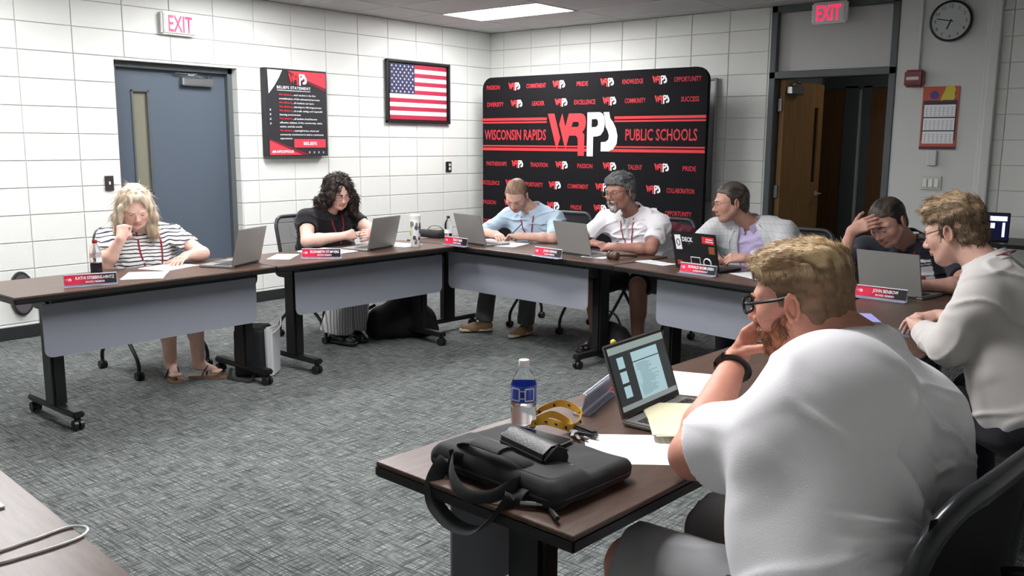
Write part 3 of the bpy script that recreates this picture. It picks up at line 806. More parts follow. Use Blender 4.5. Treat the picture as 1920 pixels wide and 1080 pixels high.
# heavier dark chair in the foreground
def big_chair():
    t = thing('foreground_chair', 'large black task chair behind the man in the white t-shirt', 'chair', (6.545, -6.32, 0), R(84))
    def bk(x, z): return Vector((x, -.235 - (z - .5) * .12 + .55 * x * x, z))
    bm = B(); prism(bm, rrect(.52, .50, .1), .42, .475, 'xy'); es = [e for e in bm.edges if abs(e.verts[0].co.z - e.verts[1].co.z) < 1e-6]
    bmesh.ops.bevel(bm, geom=es, offset=.02, segments=3, affect='EDGES', clamp_overlap=True); obj('seat', bm, M_BLACKFAB, t, True)
    loop = [bk(x, z) for x, z in rrect(.58, .44, .14, 7, 0, .68)]
    bm = B(); tube(bm, loop, .020, 12, closed=True, flat=1.3); obj('back_frame', bm, mat('chair_gloss', s2l(44, 46, 50), .25), t, True)
    bm = B(); nx, nz = 12, 8; g = [[bm.verts.new(bk(-.28 + .56 * i / nx, .48 + .40 * j / nz)) for i in range(nx + 1)] for j in range(nz + 1)]
    for j in range(nz):
        for i in range(nx):
            bm.faces.new((g[j][i], g[j][i + 1], g[j + 1][i + 1], g[j + 1][i]))
    bmesh.ops.solidify(bm, geom=bm.faces[:], thickness=.006)
    obj('mesh_back', bm, mat('chair_mesh_black', s2l(16, 17, 19), .6), t, True)
    bm = B()
    tube(bm, smooth_pts([(0, -.30, .72), (0, -.34, .52), (0, -.22, .40), (0, 0, .40)]), .03, 10, flat=.5)
    box(bm, (0, -.31, .66), (.34, .03, .035), .01); obj('back_support', bm, M_DARK, t, True)
    for s in (-1, 1):
        bm = B(); tube(bm, smooth_pts([(s * .22, 0, .41), (s * .31, -.01, .44), (s * .32, -.02, .62)]), .014, 8); box(bm, (s * .32, .02, .64), (.075, .24, .03), .012, seg=2); obj('armrest', bm, M_DARK, t, True)
    bm = B(); tube(bm, [(0, 0, .10), (0, 0, .42)], .028, 12); obj('gas_column', bm, M_BLACKMETAL, t, True)
    for k in range(5):
        a = R(72 * k + 20); c_, s_ = math.cos(a), math.sin(a)
        bm = B(); tube(bm, [(0, 0, .12), (.3 * c_, .3 * s_, .075)], [.025, .016], 8); lg = obj('base_arm', bm, M_BLACKMETAL, t, True)
        bm = B(); box(bm, (.3 * c_, .3 * s_, .03), (.045, .045, .058), .018, seg=2); obj('caster', bm, M_DARK, lg)
big_chair()
# dark oval plate low on the left wall, seen above and below the left table's end
t = thing('wall_plate', 'dark oval plate low on the left wall behind the left table\'s far end', 'wall plate', (.008, -5.395, .345), R(90))
bm = B(); prism(bm, arc(0, 0, .088, 0, 360, 36, .168)[:-1], -.03, 0); es = [e for e in bm.edges if abs(e.verts[0].co.y + .03) < 1e-6 and abs(e.verts[1].co.y + .03) < 1e-6]
bmesh.ops.bevel(bm, geom=es, offset=.008, segments=2, affect='EDGES', clamp_overlap=True); obj('rim', bm, mat('plate_rim', s2l(46, 44, 46), .5), t, True)
bm = B(); prism(bm, arc(0, 0, .072, 0, 360, 36, .148)[:-1], -.034, -.028); obj('face', bm, mat('plate_face', s2l(84, 80, 84), .5), t)
# side table with device by the right wall
t = thing('side_table', 'black equipment table with cables by the right wall', 'table', (6.15, -.42, 0), 0)
bm = B(); box(bm, (0, 0, .755), (1.25, .6, .03), .006); obj('tabletop', bm, M_EDGE, t)
for sx in (-1, 1):
    for sy in (-1, 1): bm = B(); box(bm, (sx * .58, sy * .26, .37), (.04, .04, .74), .005); obj('leg', bm, M_BLACKMETAL, t)
# ---------------------------------------------------------------- implicit surfaces for bodies and clothes
_rs = np.random.RandomState(7)
_NT = _rs.rand(32, 32, 32).astype(np.float32)
def vnoise(P):
    """smooth value noise in 0..1, P (...,3)"""
    f = np.floor(P); t = (P - f).astype(np.float32); t = t * t * t * (t * (t * 6 - 15) + 10); i = f.astype(np.int64) & 31; j = (i + 1) & 31
    x0, y0, z0 = i[..., 0], i[..., 1], i[..., 2]; x1, y1, z1 = j[..., 0], j[..., 1], j[..., 2]
    tx, ty, tz = t[..., 0], t[..., 1], t[..., 2]
    a = _NT[x0, y0, z0] * (1 - tx) + _NT[x1, y0, z0] * tx; b = _NT[x0, y1, z0] * (1 - tx) + _NT[x1, y1, z0] * tx
    c = _NT[x0, y0, z1] * (1 - tx) + _NT[x1, y0, z1] * tx; d = _NT[x0, y1, z1] * (1 - tx) + _NT[x1, y1, z1] * tx
    return (a * (1 - ty) + b * ty) * (1 - tz) + (c * (1 - ty) + d * ty) * tz
def V(*a): return np.array(a, float)
def nrm(v): v = np.asarray(v, float); return v / (np.linalg.norm(v) + 1e-12)
class Fr:
    """frame: origin o, forward f, left l, up u"""
    def __init__(s, o, f, u=(0, 0, 1)):
        s.o = np.asarray(o, float); s.f = nrm(f); s.l = nrm(np.cross(u, s.f)); s.u = np.cross(s.f, s.l)
    def p(s, f=0., l=0., u=0.): return s.o + s.f * f + s.l * l + s.u * u
    def loc(s, P): Q = P - s.o; return np.stack([Q @ s.f, Q @ s.l, Q @ s.u], -1)
    def rolled(s, a):
        r = Fr(s.o, s.f); c, n = math.cos(a), math.sin(a)
        r.l = s.l * c + s.u * n; r.u = s.u * c - s.l * n; r.f = s.f.copy(); return r
def headframe(o, yaw, pitch, roll=0.):
    """yaw: world heading in degrees; pitch: degrees down"""
    y, p = R(yaw), R(pitch)
    f = V(math.cos(y) * math.cos(p), math.sin(y) * math.cos(p), -math.sin(p))
    return Fr(o, f).rolled(R(roll))
def rc(a, b, ra, rb=None):
    """tapered capsule"""
    a = np.asarray(a, float); b = np.asarray(b, float); rb = ra if rb is None else rb
    lo = np.minimum(a - ra, b - rb); hi = np.maximum(a + ra, b + rb); ba = b - a; L2 = max(ba @ ba, 1e-12)
    def fn(P):
        pa = P - a; h = np.clip((pa @ ba) / L2, 0, 1)
        return np.sqrt(((pa - h[..., None] * ba) ** 2).sum(-1)) - (ra + (rb - ra) * h)
    return lo, hi, fn
def rbox(fr, c, half, r):
    o = fr.p(*c); hb = np.asarray(half, float) - r; m = np.linalg.norm(half)
    def fn(P):
        Q = P - o; q = np.abs(np.stack([Q @ fr.f, Q @ fr.l, Q @ fr.u], -1)) - hb
        return np.sqrt((np.maximum(q, 0) ** 2).sum(-1)) + np.minimum(q.max(-1), 0) - r
    return o - m, o + m, fn
def sph(c, r): return rc(c, np.asarray(c, float) + 1e-6, r)
def ell(fr, c, rad):
    """ellipsoid in a frame: centre c and radii (f, l, u)"""
    o = fr.p(*c); rad = np.asarray(rad, float); m = max(rad); r_ = min(rad)
    def fn(P):
        Q = P - o; q = np.stack([Q @ fr.f, Q @ fr.l, Q @ fr.u], -1) / rad
        k0 = np.sqrt((q * q).sum(-1)) + 1e-9; q2 = q / rad; k1 = np.sqrt((q2 * q2).sum(-1)) + 1e-9
        return k0 * (k0 - 1) / k1
    return o - m, o + m, fn
class Field:
    def __init__(s, lo, hi, h, big=.06):
        s.h = h; s.lo = np.asarray(lo, float) - 2 * h; n = np.ceil((np.asarray(hi, float) - s.lo) / h).astype(int) + 3
        s.n = n; s.f = np.full(n, big, np.float32); s.big = big
    def sub(s, lo, hi, pad):
        i0 = np.maximum(((lo - pad - s.lo) / s.h).astype(int), 0); i1 = np.minimum(((hi + pad - s.lo) / s.h).astype(int) + 2, s.n)
        if (i1 <= i0).any(): return None, None
        g = [s.lo[k] + s.h * np.arange(i0[k], i1[k]) for k in range(3)]
        P = np.stack(np.meshgrid(*g, indexing='ij'), -1).astype(np.float32)
        return tuple(slice(a, b) for a, b in zip(i0, i1)), P
    def add(s, prim, k=.02):
        lo, hi, fn = prim; sl, P = s.sub(lo, hi, k + 3 * s.h)
        if sl is None: return s
        d = fn(P).astype(np.float32); a = s.f[sl]
        h = np.maximum(k - np.abs(a - d), 0) / k if k > 0 else 0
        s.f[sl] = np.minimum(a, d) - h * h * k * .25; return s
    def cut(s, prim, k=.005):
        """smooth subtraction"""
        lo, hi, fn = prim; sl, P = s.sub(lo, hi, k + 2 * s.h)
        if sl is None: return s
        d = -fn(P).astype(np.float32); a = s.f[sl]
        h = np.maximum(k - np.abs(a - d), 0) / k if k > 0 else 0
        s.f[sl] = np.maximum(a, d) + h * h * k * .25; return s
    def keep(s, fn):
        """intersect with fn(P) < 0 everywhere (fn cheap)"""
        sl, P = s.sub(s.lo, s.lo + s.h * s.n, 0); s.f[sl] = np.maximum(s.f[sl], fn(P)); return s
    def disp(s, fn, band=.03):
        m = np.abs(s.f) < band; idx = np.argwhere(m)
        if len(idx): s.f[m] += fn((s.lo + s.h * idx)).astype(np.float32)
        return s
    def mesh(s):
        f = s.f; neg = f < 0; n = f.shape
        c8 = [(a, b, c) for a in (0, 1) for b in (0, 1) for c in (0, 1)]
        cnt = sum(neg[a:n[0] - 1 + a, b:n[1] - 1 + b, c:n[2] - 1 + c].astype(np.int8) for a, b, c in c8)
        act = (cnt > 0) & (cnt < 8); idx = np.argwhere(act); vid = np.full(act.shape, -1, np.int64); vid[act] = np.arange(len(idx))
        acc = np.zeros((len(idx), 3)); num = np.zeros(len(idx))
        for a in c8:
            for ax in range(3):
                if a[ax]: continue
                b = list(a); b[ax] = 1
                va = f[idx[:, 0] + a[0], idx[:, 1] + a[1], idx[:, 2] + a[2]]; vb = f[idx[:, 0] + b[0], idx[:, 1] + b[1], idx[:, 2] + b[2]]
                m = (va < 0) != (vb < 0); t = np.where(m, va / np.where(m, va - vb, 1), 0)
                p = np.zeros((len(idx), 3)); p += a; p[:, ax] += t
                acc[m] += p[m]; num[m] += 1
        co = s.lo + s.h * (idx + acc / num[:, None]); quads = []
        for ax in range(3):
            b, c = [(1, 2), (2, 0), (0, 1)][ax]
            s0 = [slice(0, k) for k in n]; s1 = [slice(0, k) for k in n]; s0[ax] = slice(0, n[ax] - 1); s1[ax] = slice(1, n[ax])
            e = neg[tuple(s0)] != neg[tuple(s1)]; I = np.argwhere(e)
            I = I[(I[:, b] > 0) & (I[:, c] > 0) & (I[:, b] < n[b] - 1) & (I[:, c] < n[c] - 1)]
            if not len(I): continue
            def cell(db, dc): J = I.copy(); J[:, b] += db; J[:, c] += dc; return vid[J[:, 0], J[:, 1], J[:, 2]]
            q = np.stack([cell(-1, -1), cell(0, -1), cell(0, 0), cell(-1, 0)], 1)
            fl = ~neg[I[:, 0], I[:, 1], I[:, 2]]; q[fl] = q[fl][:, ::-1]; quads.append(q)
        return co, np.concatenate(quads) if quads else np.zeros((0, 4), int)
def merge(parts):
    cs, qs, k = [], [], 0
    for c, q in parts: cs.append(c); qs.append(q + k); k += len(c)
    return np.concatenate(cs), np.concatenate(qs)
def np_mesh(name, co, q, m, parent=None, col=None, smooth=True):
    me = bpy.data.meshes.new(name); me.vertices.add(len(co)); me.vertices.foreach_set('co', np.asarray(co, np.float32).ravel())
    nv = q.shape[1]; me.loops.add(q.size); me.loops.foreach_set('vertex_index', q.astype(np.int32).ravel())
    me.polygons.add(len(q)); me.polygons.foreach_set('loop_start', np.arange(0, q.size, nv, dtype=np.int32)); me.polygons.foreach_set('loop_total', np.full(len(q), nv, np.int32))
    me.update(calc_edges=True); me.validate()
    if smooth: me.polygons.foreach_set('use_smooth', [True] * len(me.polygons))
    if col is not None:
        a = me.color_attributes.new('Col', 'FLOAT_COLOR', 'POINT'); c4 = np.ones((len(co), 4), np.float32); c4[:, :3] = col; a.data.foreach_set('color', c4.ravel())
    return link(name, me, m, parent)

M_SKIN = mat_attr('skin', .48, .35, sss=.08)
M_HAIR = mat_attr('hair_strands', .5, .35)
M_CLOTH = mat_attr('woven_cloth', .85, .15, sheen=.15, bump=(420, .12))
M_EYE = mat_attr('eye', .12, .5)

# ---- head
def head_prims(F, fr, s, sex='m', mouth=0., fat=0.):
    S = lambda *a: tuple(x * s for x in a)
    add, cut = F.add, F.cut
    w = 1 + fat * .12
    add(ell(fr, S(-.014, 0, .032), S(.098, .077, .086)), .01)
    add(ell(fr, S(.032, 0, -.030), S(.060, .061 * w, .082)), .03)
    for sg in (-1, 1):
        add(rc(fr.p(*S(.005, sg * .050 * w, -.045)), fr.p(*S(.045, sg * .030 * w, -.088)), .022 * s, .018 * s), .025)
        add(sph(fr.p(*S(.052, sg * .040 * w, -.022)), .026 * s * w), .02)
        add(rc(fr.p(*S(.082, sg * .014, .020)), fr.p(*S(.062, sg * .046, .020)), .012 * s, .012 * s), .014)
        cut(sph(fr.p(*S(.104, sg * .031, .002)), .0165 * s), .012)
        add(sph(fr.p(*S(.0745, sg * .031, .001)), .0135 * s), .004)
        # lids
        add(rc(fr.p(*S(.0835, sg * .022, .010)), fr.p(*S(.0800, sg * .041, .009)), .0042 * s), .006)
        # ear
        e = Fr(fr.p(*S(-.008, sg * .077 , -.004)), fr.f + fr.l * sg * .35, fr.u)
        ring = [(.0125 * math.cos(a) * s - .002 * s, .0, .027 * math.sin(a) * s) for a in np.linspace(-1.3, 4.2, 9)]
        for a, b in zip(ring, ring[1:]):
            add(rc(e.p(a[0], sg * .009 * s, a[2]), e.p(b[0], sg * .009 * s, b[2]), .0042 * s), .003)
        add(ell(e, (-.0 * s, sg * .002 * s, 0), S(.012, .005, .025)), .004)
        add(sph(e.p(.004 * s, sg * .006 * s, -.026 * s), .006 * s), .005); cut(sph(e.p(.003 * s, sg * .013 * s, -.002 * s), .0075 * s), .003)
    add(rc(fr.p(*S(.058, 0, -.098)), fr.p(*S(.066, 0, -.092)), .020 * s, .020 * s), .02)
    # nose
    add(rc(fr.p(*S(.086, 0, .010)), fr.p(*S(.106, 0, -.028)), .0065 * s, .0105 * s), .012)
    add(sph(fr.p(*S(.109, 0, -.031)), .0105 * s), .008)
    for sg in (-1, 1): add(sph(fr.p(*S(.097, sg * .012, -.036)), .0078 * s), .008)
    # mouth
    op = mouth * .006
    for sg in (-1, 1):
        add(rc(fr.p(*S(.0955, 0, -.0555 + op)), fr.p(*S(.083, sg * .023, -.0600)), .0056 * s, .003 * s), .006)
        add(rc(fr.p(*S(.0930, 0, -.0665 - op)), fr.p(*S(.083, sg * .021, -.0625 - op * .4)), .0060 * s, .003 * s), .006)
    cut(rc(fr.p(*S(.100, -.018, -.0608)), fr.p(*S(.100, .018, -.0608)), (.0035 + op * .9) * s), .003)

def skin_color(fr, s, co, base, stub=None, stubc=None, lips=(.62, .25, .22), hairline=None):
    """albedo: skin with redder cheeks, nose, lips and ears; beard shade where there is stubble"""
    q = fr.loc(co) / s; c = np.tile(np.array(base, float), (len(co), 1))
    n = vnoise(co * 60)[:, None]; c *= .94 + .12 * n
    def blob(x, y, z, r, colr, k):
        nonlocal c
        d = np.sqrt((q[:, 0] - x) ** 2 + (q[:, 1] - y) ** 2 + (q[:, 2] - z) ** 2); w = np.clip(1 - d / r, 0, 1)[:, None] * k
        c = c * (1 - w) + np.array(colr) * w
    red = (base[0] * .95, base[1] * .62, base[2] * .58)
    for sg in (-1, 1): blob(.07, sg * .045, -.03, .035, red, .55); blob(-.008, sg * .085, 0, .035, red, .5)
    blob(.108, 0, -.03, .022, red, .6)
    m = (q[:, 0] > .080) & (np.abs(q[:, 1]) < .024) & (q[:, 2] < -.050) & (q[:, 2] > -.0745)
    c[m] = np.array(base) * np.array([.85, .55, .52])
    if stub is not None:
        th = vnoise(co * 350) * .5 + .5
        m = (q[:, 2] < -.028 - .02 * (q[:, 0] > .06)) & (q[:, 0] > -.005) & (q[:, 2] > -.125) & (q[:, 2] < .9 * (.0 - .0) + np.where(q[:, 0] > .085, -.045, -.018 - .25 * np.clip(q[:, 0] - .02, 0, .1)))
        lip = (q[:, 0] > .080) & (np.abs(q[:, 1]) < .024) & (q[:, 2] < -.052) & (q[:, 2] > -.072)
        m &= ~lip
        c[m] = c[m] * (1 - stub * th[m][:, None]) + np.array(stubc) * stub * th[m][:, None]
    return c

def hand_prims(W, d, n, sg, curls, s=1., thumb=(.5, .5, .4), spread=1.):
    """fingers as chains. W wrist, d direction, n palm normal, sg=+1 when thumb lies along cross(d,n)*sg"""
    d = nrm(d); n = nrm(n - d * (n @ d)); t = np.cross(d, n) * sg; groups = []
    palm = []
    offs = (.029, .0095, -.0105, -.029); lens = ((.044, .026, .021), (.048, .030, .022), (.044, .028, .021), (.034, .021, .018)); rad = (.0092, .0094, .0090, .0080)
    for o, r in zip(offs, rad):
        K = W + d * (.086 - abs(o - .009) * .22) * s + t * o * s
        palm.append((rc(W + d * .012 * s + t * o * .55 * s, K - d * .006 * s, .0135 * s, .0115 * s), .014))
    palm.append((rc(W + d * .02 * s + t * .016 * s + n * .006 * s, W + d * .045 * s + t * .03 * s + n * .008 * s, .015 * s, .012 * s), .014))
    for i in range(4):
        K = W + d * (.086 - abs(offs[i] - .009) * .22) * s + t * offs[i] * s
        a = 0; p = K; sp = offs[i] * 2.2 * spread; dd = nrm(d + t * sp)
        cu = curls[i] if isinstance(curls[0], (tuple, list)) else curls
        chain = []
        for j in range(3):
            a += cu[j]; dirn = dd * math.cos(a) + n * math.sin(a); q = p + dirn * lens[i][j] * s
            chain.append((rc(p, q, rad[i] * s * (1 - .07 * j), rad[i] * s * (.93 - .09 * j)), .003)); p = q
        groups.append(chain)
    p = W + d * .022 * s + t * .026 * s + n * .004 * s; a = thumb[0]; chain = []
    ln = (.042, .033, .027); rr = (.0135, .0112, .0100, .0085); out = nrm(d * math.cos(a) + t * math.sin(a)); nn = n
    b = thumb[1]
    for j in range(3):
        dirn = nrm(out * math.cos(b) + nn * math.sin(b) - t * (0 if j == 0 else .35 * j * thumb[2])); q = p + dirn * ln[j] * s
        chain.append((rc(p, q, rr[j] * s, rr[j + 1] * s), .008 if j == 0 else .003)); p = q; b += thumb[2] * .5
    groups.append(chain)
    return palm, groups
def arm_mesh(S, E, W, d, n, sg, curls, h, s=1., g=1., thumb=(.5, .5, .4), start=.35, spread=1.):
    """skin from part of the upper arm down to the finger tips"""
    S, E, W = map(np.asarray, (S, E, W)); d = nrm(d); n = np.asarray(n, float)
    A = S + (E - S) * start
    ends = [A, E, W, W + d * .2 * s]
    lo = np.min(ends, 0) - .11; hi = np.max(ends, 0) + .11
    F = Field(lo, hi, h)
    F.add(rc(A, E, .050 * g, .040 * g), .01)
    mid = E + (W - E) * .3
    F.add(rc(E, mid, .040 * g, .041 * g), .02); F.add(rc(mid, W, .041 * g, .026 * (1 + (g - 1) * .5)), .02)
    palm, groups = hand_prims(W, d, n, sg, curls, s, thumb, spread)
    F.add(rc(W, W + d * .03 * s, .024 * s, .022 * s), .02)
    for p, k in palm: F.add(p, k)
    # fingers: each on its own small field so that neighbours stay apart
    for ch in groups:
        l = np.min([c[0][0] for c in ch], 0) - .01; u = np.max([c[0][1] for c in ch], 0) + .01
        G = Field(l, u, h, .06); G.lo = F.lo + np.floor((G.lo - F.lo) / h) * h
        for p, k in ch: G.add(p, k)
        off = np.round((G.lo - F.lo) / h).astype(int); a0 = np.maximum(off, 0); a1 = np.minimum(off + G.n, F.n)
        if (a1 <= a0).any(): continue
        slF = tuple(slice(a, b) for a, b in zip(a0, a1)); slG = tuple(slice(a - o, b - o) for a, b, o in zip(a0, a1, off))
        a = F.f[slF]; dd = G.f[slG]; k = .0035; hh = np.maximum(k - np.abs(a - dd), 0) / k
        F.f[slF] = np.minimum(a, dd) - hh * hh * k * .25
    return F.mesh()

# ---- hair
def hair_mesh(fr, s, h, style, seed=0):
    F = Field(fr.o - .22 * s - (0, 0, .12 if style in ('long', 'curly') else 0), fr.o + .2 * s, h)
    S = lambda *a: tuple(x * s for x in a)
    th = {'buzz': .004, 'short': .006, 'side': .006, 'tuft': .007, 'thick': .014, 'long': .022, 'curly': .030}[style]
    F.add(ell(fr, S(-.014, 0, .034), (( .098) * s + th, .078 * s + th * .8, .088 * s + th)), .01)
    if style in ('side', 'tuft', 'thick'):
        F.add(ell(fr, S(.035, 0, .084), S(.060, .060, .034)), .03)
        F.add(ell(fr, S(-.04, 0, .080), S(.07, .066, .040)), .03)
    if style == 'tuft':
        for k, (a, b, c) in enumerate([(.065, .03, .095), (.06, -.01, .105), (.03, .03, .125), (.04, -.035, .115), (-.02, .0, .128), (-.06, .03, .115), (.055, .055, .09)]):
            F.add(ell(fr, S(a, b, c), S(.026, .020, .016)), .015)
    if style in ('short', 'side', 'buzz', 'thick', 'tuft'):
        F.add(ell(fr, S(-.052, 0, -.03), (.052 * s + th, .060 * s + th, .062 * s)), .02)
        lim = {'buzz': .080, 'short': .073, 'side': .060, 'thick': .058, 'tuft': .060}[style]
        xs = [-.2, -.08, -.035, -.022, -.005, .018, .022, .045, .075, .13]; ys = [-.085, -.080, -.040, -.02, -.030, -.035, .030, lim - .012, lim, lim + .01]
        def cutf(P):
            q = fr.loc(P) / s; um = np.interp(q[..., 0], xs, ys)
            return ((um - q[..., 2]) * .8 * s).astype(np.float32)
        F.keep(cutf)
    else:
        # long hair: side and back curtains
        L_ = .165 if style == 'long' else .185; ww = .97 if style == 'long' else 1.3
        for sg in (-1, 1):
            F.add(rc(fr.p(*S(-.01, sg * .075, .03)), fr.p(*S(-.01, sg * .095 * ww, -.07)), .034 * s, .038 * s * ww), .02)
            F.add(rc(fr.p(*S(-.01, sg * .095 * ww, -.07)), fr.p(*S(.02, sg * .105 * ww, -L_)), .038 * s * ww, .030 * s), .02)
            F.add(rc(fr.p(*S(-.05, sg * .06, .0)), fr.p(*S(-.05, sg * .08, -.13)), .04 * s, .04 * s), .02)
            F.add(rc(fr.p(*S(.055, sg * .035, .100)), fr.p(*S(.05, sg * .078, .030)), .018 * s, .020 * s), .02)
            F.add(rc(fr.p(*S(.05, sg * .078, .030)), fr.p(*S(.028, sg * .086, -.06)), .018 * s, .020 * s), .02)
        F.add(rc(fr.p(*S(-.07, 0, .0)), fr.p(*S(-.075, 0, -.13)), .055 * s, .05 * s), .03)
        F.cut(ell(fr, S(.085, 0, -.010), S(.065, .062, .098)), .012)
        F.cut(ell(fr, S(.055, 0, -.10), S(.075, .055, .075)), .012)
    # relief of locks
    amp = {'buzz': .0006, 'short': .002, 'side': .004, 'thick': .004, 'tuft': .008, 'long': .006, 'curly': .016}[style]
    fx = {'curly': (30, 30, 26), 'long': (60, 60, 9), 'tuft': (20, 55, 35)}.get(style, (18, 90, 40))
    def dn(P):
        q = fr.loc(P) / s; n = vnoise(q * np.array(fx) + seed * 3.3); n2 = vnoise(q * np.array(fx) * 2.1 + 9)
        return -amp * ((n - .5) * 2 + (n2 - .5))
    F.disp(dn)
    return F.mesh()
def tufts(co, q, fr, s, n, length, rad, flow, seed, lift=.35, curl=0., hscale=False, maxf=9):
    """thin tapered locks growing from the hair surface"""
    rs = np.random.RandomState(seed); a = co[q[:, 0]]; b = co[q[:, 1]]; c = co[q[:, 2]]; nr = np.cross(b - a, c - a); ar = np.linalg.norm(nr, axis=1); nr = nr / (ar[:, None] + 1e-12)
    ar = ar * (fr.loc(a)[:, 0] < maxf); i = rs.choice(len(q), n, p=ar / ar.sum()); p = (a[i] + c[i]) / 2; nn = nr[i]
    fl = flow(fr.loc(p) / s); fw = fl[:, :1] * fr.f + fl[:, 1:2] * fr.l + fl[:, 2:] * fr.u
    fw = fw - nn * (fw * nn).sum(1)[:, None]; fw /= np.linalg.norm(fw, axis=1)[:, None] + 1e-9
    fw += nn * lift * (.5 + rs.rand(n)[:, None]) + rs.randn(n, 3) * .18; fw /= np.linalg.norm(fw, axis=1)[:, None]
    L_ = length * (.5 + rs.rand(n)[:, None])
    if hscale: L_ = L_ * np.clip((fr.loc(p)[:, 2:] / s - .03) / .05, .22, 1.)
    side = np.cross(fw, nn); side /= np.linalg.norm(side, axis=1)[:, None] + 1e-9
    r = rad * (.6 + .8 * rs.rand(n)[:, None]); st = p - nn * .002
    mid = st + fw * L_ * .5; bend = -nn * lift * .5 + side * curl * rs.randn(n, 1); tip = mid + nrmr(fw + bend) * L_ * .5
    up = np.cross(side, fw)
    V_ = np.stack([st + side * r, st - side * r, st + up * r, mid + side * r * .8, mid - side * r * .8, mid + up * r * .8, tip], 1).reshape(-1, 3)
    base = (np.arange(n) * 7)[:, None]
    T = np.array([[0, 1, 4], [0, 4, 3], [1, 2, 5], [1, 5, 4], [2, 0, 3], [2, 3, 5], [3, 4, 6], [4, 5, 6], [5, 3, 6]])
    return V_, (base[:, :, None] + T[None]).reshape(-1, 3)
def nrmr(v): return v / (np.linalg.norm(v, axis=1)[:, None] + 1e-9)
from mathutils.bvhtree import BVHTree
def rcf(a, b, ra, rb):
    """tapered capsule cut flat at b"""
    lo, hi, fn = rc(a, b, ra, rb); a_ = np.asarray(a, float); b_ = np.asarray(b, float); d = nrm(b_ - a_)
    def f2(P): return np.maximum(fn(P), ((P - b_) @ d))
    return lo, hi, f2
def tri(q): return np.concatenate([q[:, [0, 1, 2]], q[:, [0, 2, 3]]])
def tint(co, base, dark, fr, fx=(18, 90, 40), seed=0, side=None):
    q = fr.loc(co); n = vnoise(q * np.array(fx) + seed); n = np.clip((n - .25) * 2, 0, 1)[:, None]
    c = np.array(dark) * (1 - n) + np.array(base) * n
    if side and side[0]:
        w = np.clip((q[:, 2] / side[1] - .045) / .03, 0, 1)[:, None]; c = c * w + np.array(side[2]) * (.85 + .3 * n) * (1 - w)
    return c
def cloth_mat(name, kind, a, b_, period=.022, duty=.3):
    """striped or checked cloth from object coordinates"""
    if name in MATS: return MATS[name]
    m = mat(name, a, .85, spec=.15, sheen=.15); nt = m.node_tree; L = nt.links; bs = nt.nodes['Principled BSDF']
    tc = nt.nodes.new('ShaderNodeTexCoord'); nz = nt.nodes.new('ShaderNodeTexNoise'); nz.inputs['Scale'].default_value = 7; L.new(tc.outputs['Object'], nz.inputs['Vector'])
    sep = nt.nodes.new('ShaderNodeSeparateXYZ'); L.new(tc.outputs['Object'], sep.inputs[0])
    def mt(op, x, v=None, y=None):
        n = nt.nodes.new('ShaderNodeMath'); n.operation = op; L.new(x, n.inputs[0])
        if v is not None: n.inputs[1].default_value = v
        if y is not None: L.new(y, n.inputs[1])
        return n.outputs[0]
    def lines(axis_out, per, du, wob):
        x = mt('ADD', axis_out, y=mt('MULTIPLY', nz.outputs['Fac'], wob)); x = mt('DIVIDE', x, per); x = mt('FRACT', x); return mt('LESS_THAN', x, du)
    if kind == 'stripe': f = lines(sep.outputs['Z'], period, duty, .05)
    elif kind == 'vertical': f = lines(mt('ADD', sep.outputs['Y'], y=mt('MULTIPLY', sep.outputs['X'], .5)), period, duty, .03)
    else:
        f1 = lines(sep.outputs['Z'], period, duty, .008); xy = mt('ADD', sep.outputs['X'], y=sep.outputs['Y']); f2 = lines(xy, period * .8, duty, .008)
        f = mt('MULTIPLY', mt('ADD', f1, y=f2), .5)
    mx = nt.nodes.new('ShaderNodeMix'); mx.data_type = 'RGBA'; mx.inputs['A'].default_value = (*a, 1); mx.inputs['B'].default_value = (*b_, 1)
    L.new(f, mx.inputs['Factor']); L.new(mx.outputs['Result'], bs.inputs['Base Color'])
    return m

def bvh_of(o):
    me = o.data; n = len(me.vertices); co = np.empty(n * 3); me.vertices.foreach_get('co', co)
    return BVHTree.FromPolygons([tuple(v) for v in co.reshape(-1, 3)], [tuple(p.vertices) for p in me.polygons])
def drape(bv, pts, d, off=.003):
    out = []
    for p in pts:
        p = Vector(p); dd = Vector(d); h = bv.ray_cast(p + dd * .35, -dd, .6)
        out.append(h[0] + dd * off if h[0] is not None else p)
    return out
def strap(parent, name, pts, w_, m, up, th=.25):
    bm = B(); tube(bm, pts, w_, 6, flat=th, up=up); return obj(name, bm, m, parent, True)

